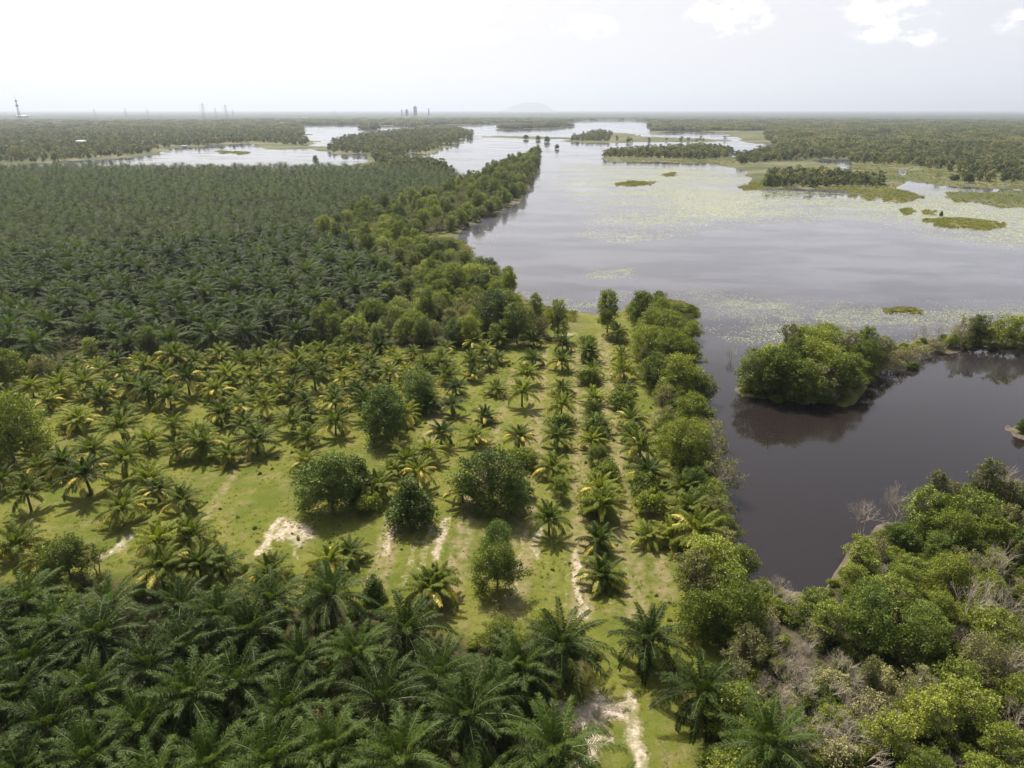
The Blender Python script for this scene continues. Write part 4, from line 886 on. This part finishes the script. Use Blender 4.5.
# ---- woodland on the far shores
def fillw(poly, dmin, seed, n=60000, dens=1.0, minland=.6):
    q = np.array(poisson(poly, dmin, z=0., n=n, seed=seed))
    if len(q) == 0: return np.zeros((0, 2))
    q = q[land(q[:, 0], q[:, 1]) > minland]
    if dens < 1: q = q[fbm(q[:, 0] / 60, q[:, 1] / 60, seed) < dens]
    return q
woods = []
for k, (poly, dm, n, dens) in enumerate([
    ([(328, 152), (332, 143), (345, 138), (400, 131), (440, 127), (474, 131), (473, 139), (436, 149), (405, 160), (374, 160), (370, 155)], 8, 9000, 1), # island
    ([(374, 158), (405, 158), (440, 166), (472, 178), (474, 181), (440, 172), (380, 169)], 6, 6000, 1),
    ([(571, 141), (575, 137), (600, 132), (612, 135), (606, 142)], 9, 4000, 1), ([(604, 140), (735, 140), (735, 142), (604, 143)], 30, 500, .5),
    ([(597, 157), (600, 153.5), (700, 149), (733, 151), (733, 157), (700, 160), (640, 158.5)], 6.5, 6000, 1),
    ([(735, 158), (760, 150), (790, 152), (840, 153), (830, 158), (790, 161), (740, 165)], 7, 6000, .75),
    ([(766, 187), (768, 178), (800, 176), (840, 178), (883, 182), (880, 187), (800, 188)], 5.5, 4000, 1),
    ([(358, 129.5), (374, 129.5), (372, 127), (360, 127)], 12, 400, 1), ([(500, 129.3), (572, 127.6), (572, 126), (500, 127)], 14, 1200, .6),
    ([(840, 160), (900, 157), (1200, 158), (1200, 182), (1024, 178), (960, 176), (940, 170), (900, 165), (860, 164)], 8, 9000, .56),
    ([(950, 182), (970, 172), (1030, 168), (1200, 170), (1200, 186), (1030, 184)], 7, 5000, .62),
    ([(775, 152), (800, 148), (1250, 148), (1250, 166), (1024, 166), (940, 163), (870, 161), (820, 158), (790, 157)], 7.5, 30000, 1),
    ([(-150, 169), (20, 168), (60, 161), (120, 157), (150, 153), (165, 148), (210, 145.5), (256, 142), (300, 146), (309, 143), (309, 137), (300, 131), (280, 128), (-150, 128)], 8, 60000, .6)]):
    q = fillw(poly, dm, 100 + k, n, dens)
    woods.append(q)
wq = np.concatenate([w_ for w_ in woods if len(w_)] + ([np.array(pts)] if pts else []))
scatter('shore_woodland', np.column_stack([wq, gz(wq[:, 0], wq[:, 1])]), np.random.default_rng(5).uniform(.7, 1.4, len(wq)), lowsrc, 'hazy green woodland on the far shores and islands')
# individual marks in the marsh
for px, py, kd, s, lab in [(526, 139, 'dark', 1.6, 'lone round bush leftmost in the far lake'), (538, 140, 'dark', 1.6, 'second lone round bush in the far lake'), (547, 142, 'dark', 1.8, 'largest lone bush in the far lake'), (557, 149, 'dark', 1.3, 'nearest lone bush in the far lake'), (938, 181, 'airy', 1.2, 'small open-branched tree on the green marsh'), (968, 184, 'dark', 1.3, 'dark round tree on the marsh edge'), (955, 182, 'dark', .9, 'smaller dark tree left of the round marsh tree'), (941, 216, 'cone', .7, 'tiny pointed bush on a marsh tuft'), (634, 182, 'bare', .8, 'dead stump on the middle weed islet'), (745, 188, 'bare', 1.6, 'leafless bush on the marsh point'), (768, 187, 'dark', .7, 'dark bush right of the marsh point'), (316, 166, 'tall', 1.3, 'tall spindly tree rising above the plantation edge')]:
    x, y = G(px, py, 0.)
    if kd == 'bare': place('bare_bush', [('branches', BARE[1], (0, 0, 0))], float(x), float(y), .1, 0, s, lab, 'bush')
    else: put_tree(float(x), float(y), kd, s, lab, None, 'lone_tree')
# far forest: clumps 0.9-4.5 km, then canopy sheet
cp = []
rr = np.random.default_rng(77)
ang = rr.uniform(rad(-41), rad(41), 90000); D = np.sqrt(rr.uniform(900 ** 2, 5200 ** 2, 90000))
fx = D * np.sin(ang); fy = D * np.cos(ang); keep = rr.uniform(0, 1, len(D)) < np.clip(2000 / D, .3, 1)
fx, fy, D = fx[keep], fy[keep], D[keep]
fpx, fpy, _ = P(fx, fy, 0)
d_ = land(fx, fy)
zone = (fpy < 131) | ((fpx > 770) & (fpy < 150))
k2 = (d_ > 14) & zone & (fbm(fx / 260, fy / 260, 8) < np.where(fpx < 300, .57, .7))
fx, fy = fx[k2], fy[k2]
scatter('far_forest', np.column_stack([fx, fy, gz(fx, fy)]), rr.uniform(.5, 1.5, len(fx)), clsrc, 'bluish forest reaching the horizon', 6)
# canopy sheet
ysf = np.concatenate([[110.2, 110.35, 110.55, 110.8], np.arange(111.1, 121.5, .22)])
Dc = H / np.tan(np.arctan((ysf - 384) / F) + PITCH); azc = np.radians(np.linspace(-50, 50, 700)); A2, R2 = np.meshgrid(azc, Dc)
XX = R2 * np.sin(A2); YY = R2 * np.cos(A2); hh = 5 + 9 * fbm(XX / 60, YY / 60, 4, 3) + 9 * (fbm(XX / 900, YY / 900, 6, 3) - .4)
dlc = land(XX, YY); hh = np.where((dlc > 30) & (R2 > 3900), hh, -1.5)
idc = np.arange(XX.size).reshape(XX.shape); Qc = np.stack([idc[:-1, :-1], idc[:-1, 1:], idc[1:, 1:], idc[1:, :-1]], -1).reshape(-1, 4)[:, ::-1]
hc = hh.ravel(); Qc = Qc[(hc[Qc] > 0).any(1)]
m_can, nt = new_mat('distant canopy'); tcg = N(nt, 'ShaderNodeNewGeometry')
nn = N(nt, 'ShaderNodeTexNoise', i_Scale=.004, i_Detail=6.0, i_Roughness=.7); L(nt, tcg.outputs['Position'], nn.inputs[0])
p = N(nt, 'ShaderNodeBsdfPrincipled'); p.inputs['Roughness'].default_value = .95; L(nt, mixc(nt, ramp(nt, nn.outputs[0], .35, .65), (.012, .022, .014), (.045, .055, .03)), p.inputs['Base Color']); out(nt, p.outputs[0])
tag(link('distant_forest_canopy', mesh('distant canopy', np.stack([XX, YY, hh], -1).reshape(-1, 3), Qc, None, [m_can])), 'continuous canopy of the forest at the horizon', kind='stuff')

# ------------------------------------------------------------------ undergrowth, grass, reeds
def tuft(seed, mat, n=26, h=.5, sp=.35, wd=.03):
    r = np.random.default_rng(seed); mb = MB(); b = r.normal(0, sp * .5, (n, 3)) * [1, 1, 0]; d = unit(b + r.normal(0, .25, (n, 3)) * [1, 1, 0] + 1e-3)
    hh_ = h * r.uniform(.5, 1.2, (n, 1)); t = b + d * hh_ * .5 + np.array([0, 0, 1]) * hh_; m_ = b + d * hh_ * .12 + np.array([0, 0, .55]) * hh_; s_ = np.cross(d, [0, 0, 1]) * wd
    V = np.stack([b - s_, b + s_, t, m_ - s_], 1).reshape(-1, 3); i = np.arange(n) * 4
    mb.add(V, np.stack([i, i + 1, i + 2, i + 3], -1), a=r.uniform(0, 1, n)); return mb.done('tuft', [mat])
tg_ = [src(tuft(s, M_grass, 34, .38, .5, .035)) for s in (1, 2, 3)]
FIELD = [(-60, 600), (0, 590), (180, 600), (260, 605), (440, 640), (520, 650), (600, 660), (560, 700), (640, 768), (700, 768), (680, 700), (720, 620), (745, 600), (720, 520), (705, 450), (690, 360), (640, 330), (560, 335), (480, 350), (380, 360), (200, 370), (60, 385), (-60, 400)]
fw_ = np.array(W(FIELD, .5)); lo, hi = fw_.min(0), fw_.max(0)
q = np.random.default_rng(8).uniform(lo, hi, (90000, 2)); q = q[inside([tuple(a) for a in fw_], q[:, 0], q[:, 1])]
q = q[fbm(q[:, 0] / 3.5, q[:, 1] / 3.5, 12) > .47]; q = q[land(q[:, 0], q[:, 1]) > .8]; q = q[:9000]
def gzn(q): 
    d = land(q[:, 0], q[:, 1]); R_ = np.hypot(q[:, 0], q[:, 1]); nw = np.clip(1 - R_ / 400, 0, 1)
    return zland(d, R_) + np.where(d > 2, (fbm(q[:, 0] / 3, q[:, 1] / 3, 31) - .5) * .22 * nw + (fbm(q[:, 0] / 25, q[:, 1] / 25, 5) - .5) * .5 * nw, 0)
scatter('grass_tufts', np.column_stack([q, gzn(q) - .03]), np.random.default_rng(9).uniform(.2, .5, len(q)), tg_, 'short yellow-green grass of the coconut field', 2)
# undergrowth below the canopies and along banks
ug = [src(join_mesh(*TREE['bush'][i])) for i in (0, 1, 2)] + [src(join_mesh(*TREE['brown'][0])), src(BARE[0]), src(BARE[1])]
uq = []; um = []
r9 = np.random.default_rng(19)
for poly, dm, n, br_, smin in ((RIGHTB, 1.7, 16000, .2, .8), (FORE, 3.4, 5000, .08, .5), ([(-100, 388), (60, 368), (150, 358), (300, 350), (400, 350), (520, 345), (560, 335), (560, 318), (430, 300), (300, 335), (150, 355), (0, 362), (-100, 370)], 4.0, 6000, .2, 1), (ARM, 6, 7000, .25, .5),
                      ([(700, 640), (745, 640), (745, 580), (725, 520), (712, 460), (700, 400), (692, 350), (660, 330), (640, 335), (665, 420), (680, 500), (695, 560), (690, 610)], 2.4, 5000, .3, .5), (ISL[0], 1.9, 6000, .5, .3)):
    p_ = np.array(poisson(poly, dm, z=.5, n=n, seed=int(dm * 10))); ld = land(p_[:, 0], p_[:, 1]); p_ = p_[ld > .3]
    uq.append(p_); um.append(np.where(r9.uniform(0, 1, len(p_)) < br_, r9.integers(3, 6, len(p_)), r9.integers(0, 3, len(p_))))
p_ = np.array(poisson(FIELD, 1.6, z=.5, n=9000, seed=55)); p_ = p_[(fbm(p_[:, 0] / 7, p_[:, 1] / 7, 60) > .68) & (land(p_[:, 0], p_[:, 1]) > 1)]
nweed = len(p_); uq.append(p_); um.append(r9.integers(0, 4, nweed))
uq = np.concatenate(uq); um = np.concatenate(um)
scatter('undergrowth', np.column_stack([uq, gz(uq[:, 0], uq[:, 1]) - .1]), np.where(np.arange(len(uq)) < len(uq) - nweed, r9.uniform(.35, .95, len(uq)), r9.uniform(.07, .24, len(uq)) ), ug, 'tangled undergrowth below the trees and along the banks', 3, mapi=um)
# reeds and marsh grass
rd = [src(tuft(s, M_reed, 40, 1.0, 1.0, .06)) for s in (5, 6)] + [src(tuft(7, M_grass, 40, .8, 1.0, .07))]
rq = []
for poly, n in (([(425, 245), (440, 234), (478, 230), (487, 246), (478, 258), (440, 254)], 2500), ([(600, 160), (735, 160), (735, 166), (640, 164)], 1500), ([(850, 160), (1100, 165), (1100, 190), (850, 188)], 7000), ([(512, 300), (575, 312), (575, 325), (512, 320)], 900), ([(640, 298), (708, 300), (704, 320), (650, 312)], 900)):
    pw = np.array(W(poly, 0)); a = r9.uniform(pw.min(0), pw.max(0), (n * 3, 2)); a = a[inside([tuple(t) for t in pw], a[:, 0], a[:, 1])][:n]; rq.append(a[(land(a[:, 0], a[:, 1]) > -.3) & (fbm(a[:, 0] / 9, a[:, 1] / 9, 40) > .47)])
for p_ in ISL[6:16]:
    pw = np.array(W(p_, 0)); a = r9.uniform(pw.min(0) - 5, pw.max(0) + 5, (3200, 2)); a = a[land(a[:, 0], a[:, 1]) + r9.normal(0, 1.2, len(a)) > 0.2]; a = a[fbm(a[:, 0] / 6, a[:, 1] / 6, 44) > .4]; rq.append(a)
rq = np.concatenate(rq)
scatter('marsh_reeds', np.column_stack([rq, np.maximum(gz(rq[:, 0], rq[:, 1]), 0) - .05]), r9.uniform(.35, 1.0, len(rq)), rd, 'yellowish reeds and sedge on the marshy margins', 4)

# ------------------------------------------------------------------ floating water plants
def pads(name, specs, label, mat, seed=0):
    r = np.random.default_rng(seed); allq = []; sz = []
    for poly, n, thr, s0, s1, str_ in specs:
        pw = np.array(W(poly, 0)); a = r.uniform(pw.min(0), pw.max(0), (n, 2)); pl = [tuple(t) for t in pw]
        a = a[inside(pl, a[:, 0], a[:, 1])]
        e = edged(pl, a[:, 0], a[:, 1]); soft = np.clip(e / (np.sqrt(np.ptp(pw[:, 0]) * np.ptp(pw[:, 1])) * .22), 0, 1)
        f = fbm(a[:, 0] / (str_ * 2.2), a[:, 1] / str_, seed + 3) * .55 + fbm(a[:, 0] / 3.5, a[:, 1] / 3.5, seed + 5) * .45
        a = a[f * (.55 + .45 * soft) > thr + r.normal(0, .11, len(a))]
        a = a[land(a[:, 0], a[:, 1]) < .1]
        allq.append(a); sz.append(r.uniform(s0, s1, len(a)))
    a = np.concatenate(allq); s = np.concatenate(sz); n = len(a)
    t = np.arange(6) * math.pi / 3; ph = r.uniform(0, 6.28, (n, 1)); el = r.uniform(.6, 1, (n, 1))
    V = np.stack([a[:, :1] + np.cos(t + ph) * s[:, None], a[:, 1:] + np.sin(t + ph) * s[:, None] * el, np.broadcast_to(r.uniform(.008, .035, (n, 1)), (n, 6))], -1).reshape(-1, 3)
    i = np.arange(n)[:, None] * 6
    Q_ = np.concatenate([i + [0, 1, 2, 3], i + [0, 3, 4, 5]]); vv = r.uniform(0, 1, n)
    tag(link(name, mesh(name, V, Q_, None, [mat], None, {'v': np.concatenate([vv, vv])})), label, kind='stuff')
M_pad = leaf_mat('lily pads', (.28, .31, .15), (.42, .43, .27), rough=.5, spec=.5, trans=.0)
BIGP = [(560, 163), (600, 163), (760, 168), (780, 190), (900, 196), (1100, 215), (1100, 262), (960, 243), (860, 226), (760, 226), (690, 236), (620, 244), (575, 236), (590, 212), (555, 190)]
pads('lily_pads', [(BIGP, 520000, .42, .18, .65, 30), ([(860, 188), (960, 188), (1100, 208), (1100, 250), (900, 226), (860, 205)], 90000, .42, .15, .6, 15),
    ([(640, 292), (700, 285), (790, 300), (1100, 300), (1100, 335), (900, 345), (800, 352), (740, 345), (706, 335), (700, 312), (640, 302)], 130000, .49, .08, .22, 10),
    ([(585, 268), (635, 268), (640, 280), (580, 280)], 7000, .5, .1, .25, 8), ([(425, 250), (478, 232), (545, 165), (552, 150), (556, 170), (530, 210), (500, 240), (490, 262)], 60000, .45, .15, .45, 10),
    ([(500, 285), (575, 300), (640, 285), (640, 302), (575, 316), (505, 296)], 16000, .49, .1, .25, 8), ([(730, 400), (980, 400), (980, 520), (760, 560)], 4000, .85, .08, .2, 8)],
     'pale yellow-green lily pads and water weed floating on the lake', M_pad, 3)

# ------------------------------------------------------------------ far structures
M_steel = plain('grey steel', (.35, .36, .38), (.28, .29, .3), .6); M_white = plain('white paint', (.75, .75, .72), (.6, .6, .58), .7, .3); M_roof = plain('pale roof', (.6, .6, .6), (.45, .45, .46), .5, .5); M_conc = plain('concrete', (.35, .36, .38), (.25, .26, .28), .9, .05); M_glass = plain('dark openings', (.04, .05, .06), None, .3)
def lattice(h, b, t, arms=(), r=.25, seg=8):
    mb = MB(); c = [(-1, -1), (1, -1), (1, 1), (-1, 1)]
    for sx, sy in c: mb.tube([[sx * b, sy * b, 0], [sx * t, sy * t, h]], [r, r * .7], 4)
    for k in range(seg):
        z0, z1 = h * k / seg, h * (k + 1) / seg; w0 = b + (t - b) * k / seg; w1 = b + (t - b) * (k + 1) / seg
        for i in range(4):
            a, d = c[i], c[(i + 1) % 4]
            mb.tube([[a[0] * w0, a[1] * w0, z0], [d[0] * w1, d[1] * w1, z1]], [r * .6] * 2, 3); mb.tube([[d[0] * w0, d[1] * w0, z0], [a[0] * w1, a[1] * w1, z1]], [r * .6] * 2, 3)
            mb.tube([[a[0] * w1, a[1] * w1, z1], [d[0] * w1, d[1] * w1, z1]], [r * .6] * 2, 3)
    arm = MB()
    for z, wd in arms:
        for s_ in (-1, 1):
            arm.tube([[0, 0, z + 2], [s_ * wd, 0, z]], [r * .8, r * .5], 3); arm.tube([[0, 0, z - 1.5], [s_ * wd, 0, z]], [r * .8, r * .5], 3); arm.tube([[s_ * wd, 0, z], [s_ * wd, 0, z - 3]], [r, r], 3)
    return mb.done('lattice', [M_steel]), (arm.done('arms', [M_steel]) if arms else None)
tm, _ = lattice(78, 3.6, .9, (), .28, 9)
x, y = G(22, 128, 0); D0 = math.hypot(*(float(x), float(y)))
mbp = MB(); mbp.tube([[0, 0, 0], [0, 0, 14]], [.6, .3], 6)
for k in range(6): mbp.tube([[math.cos(k) * 2, math.sin(k) * 2, -6], [math.cos(k) * 2, math.sin(k) * 2, -1]], [.7, .7], 5)
mbh = MB(); mbh.tube([[0, 0, 0], [0, 0, 3]], [4.2, 4.2], 12)
sc_t = D0 * (26 / 770.) / 92
place('communication_tower', [('mast', tm, (0, 0, 0)), ('antenna', mbp.done('antenna', [M_white]), (0, 0, 78)), ('platform', mbh.done('platform', [M_steel]), (0, 0, 60))], float(x), float(y), 1, .4, sc_t * 1.0, 'tall pale lattice tower with antennas at far left horizon', 'tower')
pym, pya = lattice(46, 4.5, .8, ((42, 7), (36, 8.5), (30, 8)), .13, 8)
for i, (px, top, base, lab) in enumerate([(205, 103, 124, 'left of the pair of pylons'), (227.5, 104, 124, 'right of the pair of pylons'), (217, 107, 122, 'smaller pylon between the pair'), (96, 108, 121, 'lone distant pylon right of the antenna tower'), (127, 107, 121, 'pylon midway between tower and pylon pair'), (149, 108, 121, 'pylon just left of the pylon pair'), (335, 108, 120, 'faint pylon left of the city block'), (234, 108, 121, 'faint pylon right of the pair')]):
    x, y = G(px, base, 0); D0 = math.hypot(float(x), float(y)); hh_ = D0 * (base - top - 3) / 770.
    place('power_pylon', [('mast', pym, (0, 0, 0)), ('crossarms', pya, (0, 0, 0))], float(x), float(y), 0.5, .2, hh_ / 46, 'steel lattice power pylon, ' + lab, 'pylon', 'power pylons along the horizon')
# tower blocks on the horizon
def block(px, base, wpx, hpx, lab, dx=0):
    x, y = G(px, base, 0); D0 = math.hypot(float(x), float(y)); k = D0 / 770.; ww, hh_ = wpx * k, hpx * k
    wall = MB(); wall.box((0, 0, hh_ / 2), (ww, ww * .7, hh_)); wall.box((0, 0, hh_ + hh_ * .04), (ww * .5, ww * .35, hh_ * .08))
    win = MB(); nf = 9
    for f in range(nf):
        win.box((0, -ww * .35 - .2, hh_ * (f + .55) / nf), (ww * .9, .5, hh_ / nf * .4)); 
    place('tower_block', [('wall', wall.done('wall', [M_conc]), (0, 0, 0)), ('windows', win.done('windows', [M_glass]), (0, 0, 0))], float(x), float(y), .5, 0, 1, lab, 'building', 'tower blocks on the horizon')
block(415.5, 117, 3.2, 9.5, 'tallest grey block on the horizon left of the hill'); block(407, 117, 2.6, 6.6, 'low grey block left of the tallest one'); block(429, 117, 1.1, 7.5, 'thin block right of the tallest one'); block(402, 117, 1.1, 6.5, 'thin block at the left of the cluster')
# houses and sheds
def house(px, py, wpx, hpx, lab, dpt=.6, roofm=None, name='house', rot=0.):
    x, y = G(px, py, 0); D0 = math.hypot(float(x), float(y)); k = D0 / 770.; ww, hh_ = wpx * k, hpx * k; dd_ = ww * dpt
    wall = MB(); wall.box((0, 0, hh_ * .3), (ww * .94, dd_ * .9, hh_ * .6))
    V = [[-ww / 2, -dd_ / 2, hh_ * .58], [ww / 2, -dd_ / 2, hh_ * .58], [ww / 2, dd_ / 2, hh_ * .58], [-ww / 2, dd_ / 2, hh_ * .58], [-ww / 2, 0, hh_], [ww / 2, 0, hh_]]
    rf = MB(); rf.add(V, [[0, 1, 5, 4], [2, 3, 4, 5], [3, 2, 1, 0]], [[0, 4, 3], [1, 2, 5]])
    win = [MB() for _ in range(3)]; parts = [('wall', wall.done('wall', [M_white]), (0, 0, 0)), ('roof', rf.done('roof', [roofm or M_roof]), (0, 0, 0))]
    for i, wn in enumerate(win):
        wn.box(((i - 1) * ww * .28, -dd_ * .45 - .06, hh_ * (.33 if i != 1 else .25)), (ww * .1, .12, hh_ * (.2 if i != 1 else .42))); parts.append(('window' if i != 1 else 'door', wn.done('opening', [M_glass]), (0, 0, 0)))
    place(name, parts, float(x), float(y), .6, rot, 1, lab, 'house' if name == 'house' else 'shed', 'buildings in the far left woodland')
M_blue = plain('blue roof', (.12, .25, .5), None, .5)
house(82, 146.5, 8, 5, 'pale house with light roof nearest the far left shore', rot=.2); house(24, 119.5, 11, 3.5, 'long pale hall below the antenna tower', name='shed'); house(58, 125.5, 8, 2.6, 'long white shed right of the antenna tower', name='shed'); house(46, 125, 4, 2, 'small white shed beside the long one', name='shed'); house(27, 126, 3.5, 2, 'small shed below the long pale hall', name='shed')
house(65, 154, 4, 3, 'small hut close to the far left water'); house(22, 143.5, 12, 2.5, 'long low roof at the far left edge', name='shed'); house(185, 148, 4.5, 2, 'low shed near the far left bank'); house(120, 155, 5, 2, 'low hut on the pale bank'); house(305, 111.9 + 8, 6, 2, 'pale hall near the horizon behind the headland', name='shed'); house(90, 157.5, 4, 2.6, 'hut at the far left waterline'); house(2, 148, 4, 3, 'blue-roofed hut at the left frame edge', roofm=M_blue)
# hill
xh, yh = G(0, 112.6, 0); Yh = 32000.; k = Yh / 770.
def hillz(u): return np.exp(-(u / 12.) ** 2) * 7.0 + np.exp(-((u + 14) / 9.) ** 2) * 2.6 + np.exp(-((u - 13) / 7.) ** 2) * 3.0
uu = np.linspace(-60, 60, 90); ww_ = np.linspace(-60, 60, 40); UU, WW = np.meshgrid(uu, ww_); px0 = 529
hz = (hillz(UU) * 1.0 * k + 62 * np.clip((hillz(UU)) / 2, 0, 1)) * np.exp(-(WW / 26) ** 2) + (fbm(UU / 4, WW / 4, 2) - .5) * 25 * np.clip(hillz(UU) / 3, 0, 1)
hx = (px0 - 512 + UU) * k * 1.06; hy = Yh + WW * k
idh = np.arange(UU.size).reshape(UU.shape); Qh = np.stack([idh[:-1, :-1], idh[:-1, 1:], idh[1:, 1:], idh[1:, :-1]], -1).reshape(-1, 4)
tag(link('hills', mesh('hills', np.stack([hx, hy, hz], -1).reshape(-1, 3), Qh, None, [m_can], smooth=True)), 'low hill on the horizon', kind='structure')

# ------------------------------------------------------------------ haze
hm = bpy.data.materials.new('haze air'); hm.use_nodes = True; nt = hm.node_tree; nt.nodes.clear()
pv = N(nt, 'ShaderNodeVolumePrincipled'); pv.inputs['Color'].default_value = (.76, .84, .95, 1); pv.inputs['Density'].default_value = 7.5e-5; pv.inputs['Anisotropy'].default_value = .35
oo = N(nt, 'ShaderNodeOutputMaterial'); L(nt, pv.outputs[0], oo.inputs['Volume'])
mb = MB(); mb.box((0, 28000, 263), (75000, 64000, 530))
tag(link('haze', mb.done('haze', [hm])), 'thin pale haze in the air', kind='stuff')
